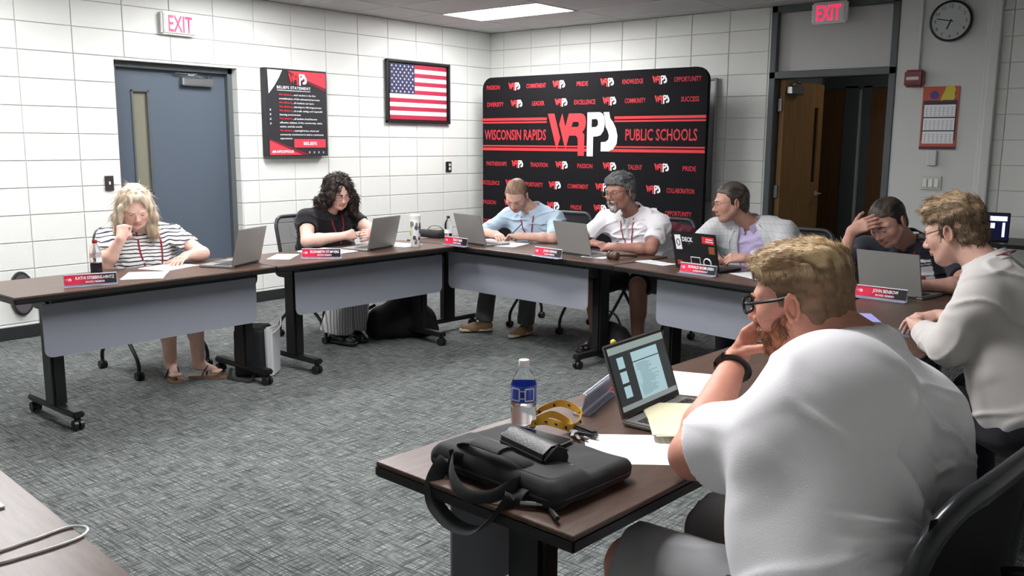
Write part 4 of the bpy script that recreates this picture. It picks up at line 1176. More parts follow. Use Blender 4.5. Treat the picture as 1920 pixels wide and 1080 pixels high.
def person(label, head, s, NB, SL, SR, PV, g=1., belly=0., arms={}, skin=(.62, .40, .32), stub=None, stubc=None, hair=None, shirt=None, legs=None, glasses=None, beard=None, h=.006, hh=.0045, eyes='open', mouth=0., fat=0., neck=1., brow=None):
    t = thing('person', label, 'person', (0, 0, 0))
    NB, SL, SR, PV = map(lambda x: np.asarray(x, float), (NB, SL, SR, PV))
    up = nrm(NB - PV); left = nrm(SL - SR); fwd = nrm(np.cross(left, up)); left = np.cross(up, fwd)
    # ---- body: head and neck, torso, arms and legs in one mesh
    F = Field(head.o - .17 * s, head.o + .17 * s, hh); F.lo = F.lo
    lo = np.minimum(head.o - .15 * s, NB - .08); hi = np.maximum(head.o + .15 * s, NB + .08); F = Field(lo, hi, hh)
    head_prims(F, head, s, mouth=mouth, fat=fat)
    F.add(rc(NB - up * .04, head.p(-.030 * s, 0, -.055 * s), .064 * neck, .054 * neck), .03)
    F.add(rc(NB - up * .03 + left * .05, NB - up * .03 - left * .05, .04 * neck), .03)
    parts = [F.mesh()]
    T = Field(np.min([NB, SL, SR, PV], 0) - .2, np.max([NB, SL, SR, PV], 0) + .2, .016)
    torso(T, NB, SL, SR, PV, up, left, fwd, g, belly, -.022); parts.append(T.mesh())
    for k, a in arms.items():
        S_ = SL if k == 'L' else SR
        parts.append(arm_mesh(S_, a['E'], a['W'], a['d'], a['n'], a['sg'], a.get('curls', (.5, .6, .4)), a.get('h', .0042), a.get('s', 1.), a.get('g', g), a.get('thumb', (.5, .5, .4)), a.get('start', .35)))
    if legs and legs.get('skin'):
        for hip, K, A, toe in legs['pts']:
            K, A = np.asarray(K, float), np.asarray(A, float); T2 = Field(np.minimum(K, A) - .16, np.maximum(K, A) + .16, .008)
            T2.add(rc(K, A, .052 * g, .034 * g), .02); T2.add(rc(K + (A - K) * .2 - fwd * .02, K + (A - K) * .5 - fwd * .02, .045 * g, .042 * g), .03)
            T2.add(rc(A, A + V(*toe) * .11 - V(0, 0, .035), .032, .022), .02)
            for q in range(5):
                side = nrm(np.cross((0, 0, 1), V(*toe))) * (q - 2) * .014; e0 = A + V(*toe) * .11 + side - V(0, 0, .042); T2.add(rc(e0, e0 + V(*toe) * .035, .0095), .004)
            parts.append(T2.mesh())
    co, q = merge(parts)
    body = np_mesh('body', co, q, M_SKIN, t, skin_color(head, s, co, skin, stub, stubc))
    # ---- face details
    if eyes == 'open':
        for sg in (-1, 1):
            E_ = Fr(head.p(.0772 * s, sg * .031 * s, .0005 * s), head.f, head.u)
            Fe = Field(E_.o - .014 * s, E_.o + .014 * s, .0016); Fe.add(sph(E_.o, .0122 * s), .001); c, qq = Fe.mesh()
            L_ = E_.loc(c); r = np.hypot(L_[:, 1], L_[:, 2]) / s; cc = np.tile(s2l(205, 198, 192), (len(c), 1)); cc[(r < .0058) & (L_[:, 0] > 0)] = s2l(52, 44, 40)
            np_mesh('eye', c, qq, M_EYE, t, cc)
    bc = brow or (hair[1] if hair else (.1, .08, .06)); M_b = mat('brow_%d' % (int(sum(bc) * 1e4)), bc, .8)
    for sg in (-1, 1):
        bm = B(); tube(bm, [head.p(.0945 * s, sg * .014 * s, .018 * s), head.p(.0915 * s, sg * .030 * s, .0235 * s), head.p(.0755 * s, sg * .048 * s, .017 * s)], [.0038 * s, .0042 * s, .0022 * s], 6, flat=.7); obj('eyebrow', bm, M_b, t, True)
    if eyes == 'closed':
        for sg in (-1, 1):
            bm = B(); tube(bm, [head.p(.0845 * s, sg * .020 * s, -.003 * s), head.p(.0885 * s, sg * .031 * s, -.005 * s), head.p(.0825 * s, sg * .042 * s, -.003 * s)], .0016 * s, 5); obj('eyelash', bm, mat('lash', s2l(70, 50, 42), .8), t)
    if hair:
        style, c0, c1 = hair[0], hair[1], hair[2]; co, q = hair_mesh(head, s, min(hh, .004) if style != 'curly' else .005, style)
        fx = {'curly': (40, 40, 40), 'long': (60, 60, 8)}.get(style, (16, 110, 60)); sets = [(co, tri(q))]
        if style in ('side', 'tuft', 'thick', 'short'):
            flow = (lambda Q: np.stack([np.full(len(Q), -.25) + .9 * (Q[:, 0] > .03) * 0, np.sign(Q[:, 1]) * .4, -np.ones(len(Q))], 1) * (Q[:, 2:] < .08) + np.array([.9, .25, .1]) * (Q[:, 2:] >= .08))
            n, L_, r, lf = {'side': (9000, .020, .0009, .12), 'tuft': (3600, .024, .0011, .22), 'thick': (1500, .018, .0013, .18), 'short': (1300, .010, .0011, .2)}[style]
            if hh > .003: n = int(n * .6); r *= 1.5
            v, f = tufts(co, q, head, s, n, L_, r, flow, 3, lf, hscale=style == 'side'); sets.append((v, f))
        elif style == 'long':
            v, f = tufts(co, q, head, s, 2600, .06, .0014, lambda Q: np.stack([np.full(len(Q), -.1), np.sign(Q[:, 1]) * .15, -np.ones(len(Q))], 1), 4, -.02, maxf=.055); sets.append((v, f))
        elif style == 'curly':
            v, f = tufts(co, q, head, s, 3000, .035, .0022, lambda Q: np.stack([np.full(len(Q), -.2), np.sign(Q[:, 1]) * .3, -np.ones(len(Q))], 1), 5, .25, .8); sets.append((v, f))
        co, q = merge(sets)
        np_mesh('hair', co, q, M_HAIR, t, tint(co, c0, c1, head, fx, side=(style in ('side', 'tuft'), s, hair[3] if len(hair) > 3 else c1)))
    if beard:
        kind, c0, c1 = beard; Fb = Field(head.o - .16 * s, head.o + .16 * s, min(hh, .004)); S = lambda *a: tuple(x * s for x in a)
        if kind == 'goatee':
            Fb.add(ell(head, S(.066, 0, -.096), S(.031, .030, .030)), .01)
            for sg in (-1, 1): Fb.add(rc(head.p(*S(.098, sg * .004, -.047)), head.p(*S(.086, sg * .030, -.060)), .007 * s, .006 * s), .006); Fb.add(rc(head.p(*S(.086, sg * .030, -.060)), head.p(*S(.076, sg * .026, -.085)), .008 * s, .010 * s), .008)
        else:
            for sg in (-1, 1):
                for a, b in (((.012, .070, -.03), (.02, .062, -.055)), ((.02, .062, -.055), (.045, .046, -.085)), ((.045, .046, -.085), (.062, .02, -.100))):
                    Fb.add(rc(head.p(*S(a[0], sg * a[1], a[2])), head.p(*S(b[0], sg * b[1], b[2])), .010 * s, .016 * s), .02)
                Fb.add(rc(head.p(*S(.098, sg * .004, -.046)), head.p(*S(.082, sg * .028, -.064)), .0075 * s, .007 * s), .006); Fb.add(rc(head.p(*S(.082, sg * .028, -.064)), head.p(*S(.062, sg * .03, -.09)), .009 * s, .016 * s), .01)
                Fb.add(rc(head.p(*S(.03, sg * .056, -.04)), head.p(*S(.062, sg * .040, -.066)), .012 * s, .012 * s), .02)
            Fb.add(ell(head, S(.062, 0, -.100), S(.030, .030, .024)), .015)
        Fb.disp(lambda P: -.004 * (vnoise(P * 160) - .5))
        c, q = Fb.mesh(); v, f = tufts(c, q, head, s, 2400 if kind != 'goatee' else 900, .012, .0009 if hh < .003 else .0014, lambda Q: np.stack([np.full(len(Q), .1), np.zeros(len(Q)), -np.ones(len(Q))], 1), 8, .4)
        c, q = merge([(c, tri(q)), (v, f)]); np_mesh('beard', c, q, M_HAIR, t, tint(c, c0, c1, head, (90, 90, 60)))
    if glasses:
        m, wr, r_ = glasses; gl = bpy.data.objects.new('glasses', None); C.objects.link(gl); gl.parent = t; gl.empty_display_size = .05
        S = lambda *a: tuple(x * s for x in a)
        for sg in (-1, 1):
            loop = [head.p(*S(.104 - .25 * abs(x) ** 1.0 * abs(x) * 8, sg * (.033 + x), .001 + z)) for x, z in rrect(.050, wr, .014, 4)]
            bm = B(); tube(bm, loop, r_ * s, 6, closed=True); obj('rim', bm, m, gl, True)
            bm = B(); vs = [bm.verts.new(p) for p in loop]; bm.faces.new(vs); obj('lens', bm, M_LENS, gl)
            bm = B(); tube(bm, [head.p(*S(.098, sg * .058, .008)), head.p(*S(.085, sg * .072, .008)), head.p(*S(.015, sg * .082, .014)), head.p(*S(-.006, sg * .083, .018))], r_ * s * 1.15, 6); obj('temple', bm, m, gl, True)
        bm = B(); tube(bm, [head.p(*S(.104, -.009, .006)), head.p(*S(.110, 0, .009)), head.p(*S(.104, .009, .006))], r_ * s, 6); obj('bridge', bm, m, gl, True)
    # ---- clothes
    res = dict(t=t, head=head, up=up, left=left, fwd=fwd, NB=NB, SL=SL, SR=SR, PV=PV, g=g)
    if shirt:
        pts = [NB, SL, SR, PV]
        for k in arms:
            S_ = SL if k == 'L' else SR; fr_ = shirt.get('sleeve', .5); E_, W_ = np.asarray(arms[k]['E'], float), np.asarray(arms[k]['W'], float)
            pts += [S_ + (E_ - S_) * min(fr_, 1)] + ([W_, E_] if fr_ >= 1 else [])
        F = Field(np.min(pts, 0) - .21, np.max(pts, 0) + .21, shirt.get('h', h))
        th = shirt.get('th', 0.)
        torso(F, NB, SL, SR, PV, up, left, fwd, g, belly, th)
        for k, a in arms.items():
            S_ = SL if k == 'L' else SR; fr_ = shirt.get('sleeve', .5); E_, W_ = np.asarray(a['E'], float), np.asarray(a['W'], float); ag = a.get('g', g); lw = shirt.get('loose', 1.)
            if fr_ < 1: F.add(rcf(S_, S_ + (E_ - S_) * fr_, .056 * ag + th, (.054 * ag + th) * lw), .03)
            else:
                F.add(rc(S_, E_, .056 * ag + th, (.050 * ag + th) * lw), .03); F.add(rcf(E_, E_ + (W_ - E_) * (fr_ - 1), (.050 * ag + th) * lw, (.036 * ag + th) * lw), .02)
        nk = shirt.get('neck', .070) * neck
        hd_ = nrm(head.p(-.02, 0, -.05) - NB); F.cut(rc(NB + up * shirt.get('nd', .012) + fwd * shirt.get('nf', .004), NB + up * .13 + hd_ * .05, nk * .93, nk * 1.15), .006)
        bot = PV - up * shirt.get('drop', .06)
        F.keep(lambda P: (-(P - bot) @ up).astype(np.float32))
        if 'vee' in shirt:                     # open front: a wedge cut out down the middle
            vd, vw = shirt['vee']
            def wedge(P):
                Q = P - (NB + up * .02); f_, l_, u_ = Q @ fwd, Q @ left, -(Q @ up)
                return np.maximum(np.maximum(np.abs(l_) - vw * np.clip(1 - u_ / vd, 0, 1) - shirt.get('gap', 0), -f_), u_ - vd if not shirt.get('gap') else u_ - 2)
            F.cut((F.lo, F.lo + F.n * F.h, wedge), .004)
        amp = shirt.get('fold', .006); fd = np.array(shirt.get('fdir', (5, 5, 16)))
        rot = np.array([[.80, .36, -.48], [-.60, .48, -.64], [0, .80, .60]])
        creases = shirt.get('creases', ())
        def folds(P):
            Q = P - PV; q = np.stack([Q @ fwd, Q @ left, Q @ up], -1); w_ = q * 5; q2 = q + .06 * np.stack([vnoise(w_ + 1), vnoise(w_ + 7), vnoise(w_ + 13)], -1)
            n = vnoise((q2 * fd) @ rot + 3); m = vnoise((q2 * fd * .9) @ rot.T + 21)
            out = -amp * (np.exp(-((n - .5) / .06) ** 2) + .7 * np.exp(-((m - .5) / .06) ** 2) - .25) - amp * .8 * (vnoise(q * 4 + 5) - .5)
            for (a0, b0, a1, b1, w2, am) in creases:
                A = np.array((a0, b0)); D = np.array((a1, b1)) - A; X = np.stack([q[:, 1], q[:, 2] + .012 * np.sin(q[:, 1] * 30)], -1) - A; h_ = np.clip(X @ D / (D @ D), 0, 1); dd = np.sqrt(((X - h_[:, None] * D) ** 2).sum(-1))
                tp_ = np.clip(np.minimum(h_, 1 - h_) * 5 + .1, 0, 1); sg_ = X[:, 1] * D[0] - X[:, 0] * D[1]
                out += np.where(q[:, 0] < .05, -am * tp_ * (np.exp(-(dd / w2) ** 2) - .8 * np.exp(-((dd - w2 * 1.4) / w2) ** 2) * (sg_ < 0)), 0)
            return out
        F.disp(folds)
        co, q = F.mesh(); colf = shirt.get('col')
        if callable(colf):
            Q = co - PV; cc = colf(np.stack([Q @ fwd, Q @ left, Q @ up], -1), co)
        else: cc = np.tile(np.array(colf), (len(co), 1)) if colf is not None else None
        so = np_mesh(shirt.get('name', 'shirt'), co, q, shirt.get('mat', M_CLOTH), t, cc); res['shirt'] = so; res['bvh'] = bvh_of(so)
        if shirt.get('label'): so['label'] = shirt['label']
        if shirt.get('collar'):
            cw, cm = shirt['collar']; ctr = NB + up * .012 + fwd * .016; bv = res['bvh']; tp, bt = [], []
            for a in np.linspace(-164, 164, 31):
                x = R(a); dr = -math.cos(x) * fwd * 1.12 + math.sin(x) * left; fr = (1 - math.cos(x)) / 2; e = max(0, (abs(a) - 112) / 52)
                tpt = ctr + dr * (nk + .001) + up * (.030 - .038 * fr); zb = -.004 - .030 * fr - .036 * e * (1 if abs(a) < 163 else .35)
                o_ = Vector(ctr + nrm(dr) * .30 + up * zb); h_ = bv.ray_cast(o_, -Vector(nrm(dr)), .28); rr_ = nk + cw * .62
                if h_[0] is not None:
                    hr = float(np.linalg.norm(np.array(h_[0]) - (ctr + up * zb))); rr_ = min(max(hr + .005, nk + .008), nk + .05)
                tp.append(tpt); bt.append(ctr + nrm(dr) * rr_ + up * zb)
            bm = B(); ribbon(bm, tp, bt, -.003); obj('collar', bm, cm, t, True)
    if legs:
        fr_m = legs.get('mat', M_CLOTH); lc = legs['col']
        pts = [PV]
        for hip, K, A, toe in legs['pts']: pts += [np.asarray(K, float), np.asarray(A, float)] if not legs.get('skin') else [np.asarray(K, float)]
        F = Field(np.min(pts, 0) - .22, np.max(pts, 0) + .22, legs.get('h', .008)); lg = legs.get('g', g)
        F.add(ell(Fr(PV, fwd, up), (0, 0, -.02), (.13 * lg, .18 * lg, .12)), .05)
        for hip, K, A, toe in legs['pts']:
            hip, K, A = (np.asarray(x, float) for x in (hip, K, A))
            if legs.get('skin'): F.add(rcf(hip, K - nrm(K - hip) * legs.get('cut', .02), .088 * lg, .078 * lg), .05)
            else: F.add(rc(hip, K, .086 * lg, .064 * lg), .05); F.add(rcf(K, A + (0, 0, .01), .062 * lg, legs.get('hem', .050) * lg), .03)
        F.disp(lambda P: -.005 * ((1 - np.abs(2 * vnoise(P * np.array((12, 12, 9))) - 1)) ** 3 - .3))
        co, q = F.mesh(); np_mesh(legs.get('name', 'trousers'), co, q, fr_m, t, np.tile(np.array(lc), (len(co), 1)))
        for hip, K, A, toe in legs['pts']:
            A = np.asarray(A, float); toe = nrm(V(*toe)); sd = np.cross((0, 0, 1), toe); m = legs.get('shoe', M_DARK); z0 = A[2] - .075
            if legs.get('sandal'):
                bm = B(); o_ = Vector((A[0], A[1], max(z0, .012)));
                ol = [(-.06, .03), (.0, .035), (.08, .042), (.14, .046), (.185, .03), (.195, 0), (.185, -.03), (.14, -.042), (.08, -.038), (0, -.034), (-.06, -.03), (-.072, 0)]
                a_ = [bm.verts.new(o_ + Vector(toe) * x + Vector(sd) * y) for x, y in ol]; b_ = [bm.verts.new(v.co - Vector((0, 0, .018))) for v in a_]
                bm.faces.new(a_); bm.faces.new(b_[::-1])
                for i in range(len(a_)): bm.faces.new((a_[i - 1], a_[i], b_[i], b_[i - 1]))
                sh = obj('sandal', bm, mat('sandal_sole', s2l(128, 100, 76), .7), t)
                bm = B(); tube(bm, smooth_pts([o_ + Vector(toe) * .03 + Vector(sd) * .04, o_ + Vector(toe) * .06 + Vector((0, 0, .062)) + Vector(sd) * .02, o_ + Vector(toe) * .06 + Vector((0, 0, .062)) - Vector(sd) * .02, o_ + Vector(toe) * .03 - Vector(sd) * .04]), .009, 6, flat=.5)
                tube(bm, smooth_pts([o_ + Vector(toe) * .06 + Vector((0, 0, .06)), o_ + Vector(toe) * .11 + Vector((0, 0, .045)), o_ + Vector(toe) * .155 + Vector((0, 0, .008))]), .006, 6)
                obj('sandal_strap', bm, mat('sandal_strap', s2l(74, 62, 56), .6), sh, True)
            else:
                F = Field(A + toe * .06 - (.17, .17, .12), A + toe * .06 + (.17, .17, .08), .006)
                F.add(rc(A + V(0, 0, -.035) - toe * .03, A + V(0, 0, -.045) + toe * .08, .040, .036), .03); F.add(rc(A + V(0, 0, -.05) + toe * .08 + sd * .012, A + V(0, 0, -.053) + toe * .155, .036, .030), .03)
                F.add(rc(A + V(0, 0, -.04), A + V(0, 0, .02), .040, .038), .02); F.keep(lambda P: (z0 - P[..., 2]).astype(np.float32))
                c, q = F.mesh(); sh = np_mesh('shoe', c, q, m, t)
                F = Field(A + toe * .06 - (.18, .18, .12), A + toe * .06 + (.18, .18, .0), .006)
                F.add(rc(A + V(0, 0, -.066) - toe * .03, A + V(0, 0, -.066) + toe * .165, .041, .036), .02); F.keep(lambda P: np.maximum(z0 - P[..., 2], P[..., 2] - z0 - .022).astype(np.float32))
                c, q = F.mesh(); np_mesh('sole', c, q, legs.get('sole', M_DARK), sh)
    return res
def torso(F, NB, SL, SR, PV, up, left, fwd, g, belly, th):
    L_ = np.linalg.norm(NB - PV)
    for sg, S_ in ((1, SL), (-1, SR)):
        F.add(rc(NB - up * (.12 + max(0, g - 1.15) * .20) + left * sg * .075 * g - fwd * .005, PV + left * sg * .080 * g + up * .03, .108 * g + th, .118 * g + th), .07)
        gs = min(g, 1.2); F.add(rc(NB - up * .045 + left * sg * .04, S_ - up * .005, .052 * gs + th, .060 * gs + th), .05)
        F.add(rc(NB - up * .14 + left * sg * .10 * g, S_ - up * .05, .08 * g + th, .06 * g + th), .06)
    F.add(rc(NB - up * .02, NB - up * .12, .060 + th, .09 * g + th), .05)
    if belly: F.add(ell(Fr(PV, fwd, up), (.05 + .05 * belly, 0, L_ * .30), ((.13 * belly) + th, .17 * g + th, .17 + th)), .08)
def lanyard(res, pts, col=None, w_=.006, badge=None):
    """ribbon draped over the chest: pts in (left, up) metres from the neck base"""
    P = [res['NB'] + res['left'] * a + res['up'] * b for a, b in pts]; D = drape(res['bvh'], smooth_pts(P, 5), res['fwd'], .004)
    return strap(res['t'], 'lanyard', D, w_, col or M_MAROON, tuple(res['fwd']))
# ---------------------------------------------------------------- the eight people
SK1 = s2l(204, 164, 148); SK2 = s2l(220, 180, 164); SKT = s2l(186, 142, 126); SKD = s2l(160, 116, 102)
def seat_legs(res_or, *a): pass
def sit(PV, yaw, kz=.50, fl=.44, sp=.17, shin=0., toez=0., k2=None):
    """two sitting legs: hip, knee, ankle, toe direction"""
    f = V(math.cos(R(yaw)), math.sin(R(yaw)), 0); l = V(-f[1], f[0], 0); out = []
    for sg in (1, -1):
        hip = PV + l * sg * .09; K = PV + f * fl + l * sg * sp * .5; K[2] = kz; A = K + f * shin; A[2] = .085; out.append((hip, K, A, f))
    return out

def p_blonde():
    hd = headframe(V(1.86, -5.42, 1.085), -22, 24, 0)
    PV = V(1.60, -5.30, .54)
    pts = sit(PV, 0, .50, .42); pts[0] = (pts[0][0], V(2.00, -5.15, .50), V(2.03, -5.15, .085), V(.75, .55, 0)); pts[1] = (pts[1][0], V(1.98, -5.32, .50), V(1.90, -5.27, .085), V(.95, -.3, 0))
    r = person('blonde woman in a white top with dark stripes, fist raised to her chin', hd, 1.0, (1.72, -5.32, .955), (1.71, -5.11, .90), (1.72, -5.53, .90), PV, g=1.12, belly=.8,
        arms=dict(R=dict(E=V(1.93, -5.66, .765), W=V(2.02, -5.60, .925), d=V(-.15, .25, 1), n=V(-.5, .8, -.1), sg=-1, curls=(1.5, 1.5, .9), thumb=(.5, 1.2, 1.2), s=.92, start=.3, g=1.),
                  L=dict(E=V(2.02, -5.08, .79), W=V(2.03, -5.20, .785), d=V(.55, -.85, -.10), n=V(0, 0, -1), sg=-1, curls=(.25, .3, .2), thumb=(.8, .2, .1), s=.95, start=.3, g=1.)),
        skin=SK2, hair=('long', s2l(234, 220, 198), s2l(182, 162, 136)), eyes='closed', fat=.3,
        shirt=dict(sleeve=.62, mat=cloth_mat('striped_knit', 'stripe', s2l(236, 234, 232), s2l(44, 48, 60), .024, .30), neck=.078, nd=-.005, fold=.007, loose=1.15, h=.006),
        legs=dict(pts=pts, skin=True, sandal=True, col=s2l(60, 40, 50), name='skirt', cut=.0, g=1.05), h=.006, hh=.0042)
    lanyard(r, [(.07, .0), (.075, -.12), (.03, -.26), (-.01, -.31), (-.04, -.26), (-.07, -.12), (-.065, .0)])
p_blonde()

def p_dark():
    hd = headframe(V(1.80, -3.80, 1.115), -14, 22, 4)
    PV = V(1.60, -3.82, .54)
    pts = [(PV + V(0, .09, 0), V(1.95, -3.72, .50), V(1.90, -3.78, .085), V(1, -.2, 0)), (PV + V(0, -.09, 0), V(1.98, -3.92, .50), V(1.93, -3.95, .085), V(1, .1, 0))]
    r = person('dark curly-haired woman with glasses in a black t-shirt', hd, 1.0, (1.68, -3.80, .99), (1.66, -3.58, .925), (1.70, -4.02, .925), PV, g=1.22, belly=.8,
        arms=dict(R=dict(E=V(1.83, -4.12, .775), W=V(2.02, -3.93, .815), d=V(.25, .95, .15), n=V(-.9, .25, -.3), sg=-1, curls=(.9, .9, .6), s=.92, start=.3, g=1.12),
                  L=dict(E=V(1.90, -3.50, .775), W=V(2.06, -3.68, .81), d=V(.05, -1, .2), n=V(-.9, -.1, -.3), sg=1, curls=(.8, 1., .6), s=.92, start=.3, g=1.12)),
        skin=SK2, hair=('curly', s2l(66, 52, 46), s2l(24, 20, 20)), eyes='closed', fat=.5, glasses=(mat('rose_rim', s2l(120, 60, 60), .4), .032, .0014),
        shirt=dict(sleeve=.42, col=s2l(22, 22, 26), neck=.080, nd=-.01, fold=.006, loose=1.12, h=.007),
        legs=dict(pts=pts, col=s2l(150, 150, 148), hem=.115, shoe=M_DARK, g=1.05, mat=cloth_mat('striped_trousers', 'vertical', s2l(190, 190, 188), s2l(120, 122, 128), .024, .35)), h=.007, hh=.0042, brow=s2l(50, 38, 34))
    lanyard(r, [(.06, .0), (.05, -.1), (-.005, -.20), (-.01, -.23)]); lanyard(r, [(-.06, -.06), (-.045, -.14), (-.01, -.20)])
p_dark()

def p_young():
    hd = headframe(V(2.63, -2.70, 1.085), -72, 40, -6)
    PV = V(2.70, -2.42, .54)
    pts = [(PV + V(.09, 0, 0), V(2.85, -2.80, .5), V(2.80, -2.78, .085), V(0, -1, 0)), (PV + V(-.09, 0, 0), V(2.50, -2.86, .52), V(2.47, -2.90, .085), V(-.62, -.75, 0))]
    blue = s2l(178, 200, 218)
    r = person('young man in a light blue shirt, head bowed, writing at the table', hd, 1.04, (2.66, -2.53, .975), (2.88, -2.52, .915), (2.44, -2.56, .915), PV, g=1.10, belly=.3,
        arms=dict(R=dict(E=V(2.34, -2.78, .775), W=V(2.56, -2.86, .785), d=V(.8, -.5, -.1), n=V(.1, .1, -1), sg=1, curls=(.35, .4, .3), h=.0045, start=.5, g=.95),
                  L=dict(E=V(3.03, -2.74, .775), W=V(2.80, -2.87, .79), d=V(-.95, -.2, -.05), n=V(-.2, -.3, -1), sg=-1, curls=(.9, .8, .5), h=.0045, start=.5, g=.95)),
        skin=SK1, hair=('buzz', s2l(146, 118, 98), s2l(112, 88, 72)), eyes='closed', mouth=.5, stub=.18, stubc=s2l(130, 96, 80),
        shirt=dict(sleeve=.93, col=lambda q, co: np.array(blue) * (.94 + .08 * vnoise(co * 30)[:, None]), neck=.072, nd=.0, fold=.009, collar=(.045, mat('blue_collar', blue, .8)), loose=1.08),
        legs=dict(pts=pts, col=s2l(84, 84, 84), hem=.062, shoe=mat('tan_shoe', s2l(122, 96, 66), .6), sole=mat('pale_sole', s2l(180, 170, 150), .6)), h=.007, hh=.0045)
    # white t-shirt showing at the open collar
    for sg in (-1, 1):
        lanyard(r, [(sg * .06, .0), (sg * .055, -.08), (sg * .02, -.20), (0, -.27)])
p_young()

def p_beard():
    hd = headframe(V(3.665, -2.82, 1.16), -98, 8, 3)
    PV = V(3.70, -2.40, .54)
    pts = [(PV + V(.09, 0, 0), V(3.86, -2.86, .52), V(3.80, -2.74, .085), V(0, -1, 0)), (PV + V(-.09, 0, 0), V(3.50, -2.90, .50), V(3.52, -2.84, .085), V(-.2, -1, 0))]
    r = person('older man with grey hair, glasses and white goatee in a white polo shirt', hd, 1.07, (3.665, -2.64, 1.01), (3.90, -2.67, .945), (3.43, -2.63, .945), PV, g=1.22, belly=.9,
        arms=dict(R=dict(E=V(3.34, -2.84, .78), W=V(3.52, -2.93, .795), d=V(1, -.15, -.02), n=V(0, .2, -1), sg=1, curls=(.4, .5, .3), h=.0045, g=1.),
                  L=dict(E=V(3.96, -2.86, .78), W=V(3.76, -2.98, .79), d=V(-1, -.1, 0), n=V(0, .5, -.9), sg=-1, curls=(.5, .6, .4), h=.0045, g=1.)),
        skin=SKD, hair=('thick', s2l(122, 122, 122), s2l(64, 64, 66)), eyes='open', mouth=1., beard=('goatee', s2l(210, 206, 200), s2l(130, 124, 118)), glasses=(M_BRASSRIM, .036, .0016), brow=s2l(110, 104, 100), fat=.4,
        shirt=dict(sleeve=.72, col=s2l(232, 230, 234), neck=.074, nd=-.002, fold=.009, collar=(.045, mat('white_collar', s2l(232, 230, 234), .8)), loose=1.25),
        legs=dict(pts=pts, skin=True, col=s2l(16, 16, 18), name='shorts', cut=.02, g=1.15, shoe=M_DARK), h=.007, hh=.0042)
    for sg in (-1, 1): lanyard(r, [(sg * .06, .0), (sg * .05, -.08), (sg * .02, -.22), (.0, -.28)], w_=.005)
    # short open placket, a little darker than the polo, and the small mark on the chest
    pk = [r['NB'] + r['up'] * u for u in (-.035, -.08, -.14)]; strap(r['t'], 'placket', drape(r['bvh'], pk, r['fwd'], .002), .012, mat('polo_placket', s2l(210, 208, 212), .8), tuple(r['fwd']))
    mk = drape(r['bvh'], [r['NB'] + r['up'] * a + r['left'] * b for a, b in ((-.175, -.125), (-.182, -.115), (-.172, -.095))], r['fwd'], .003); strap(r['t'], 'chest_mark', mk, .003, M_DARK, tuple(r['fwd']))
    # wrist watch on the right arm
    a, b_ = V(3.52, -2.93, .795), V(3.34, -2.84, .78); d = nrm(b_ - a); c = a + d * .02
    x, y, _ = frame_of(d); bm = B(); tube(bm, [Vector(c) + (x * math.cos(k) + y * math.sin(k)) * .032 for k in np.linspace(0, 2 * PI, 17)[:-1]], .009, 6, closed=True); box(bm, tuple(c + V(0, -.012, .030)), (.034, .036, .012), .004); obj('wrist_watch', bm, M_DARK, r['t'], True)
p_beard()

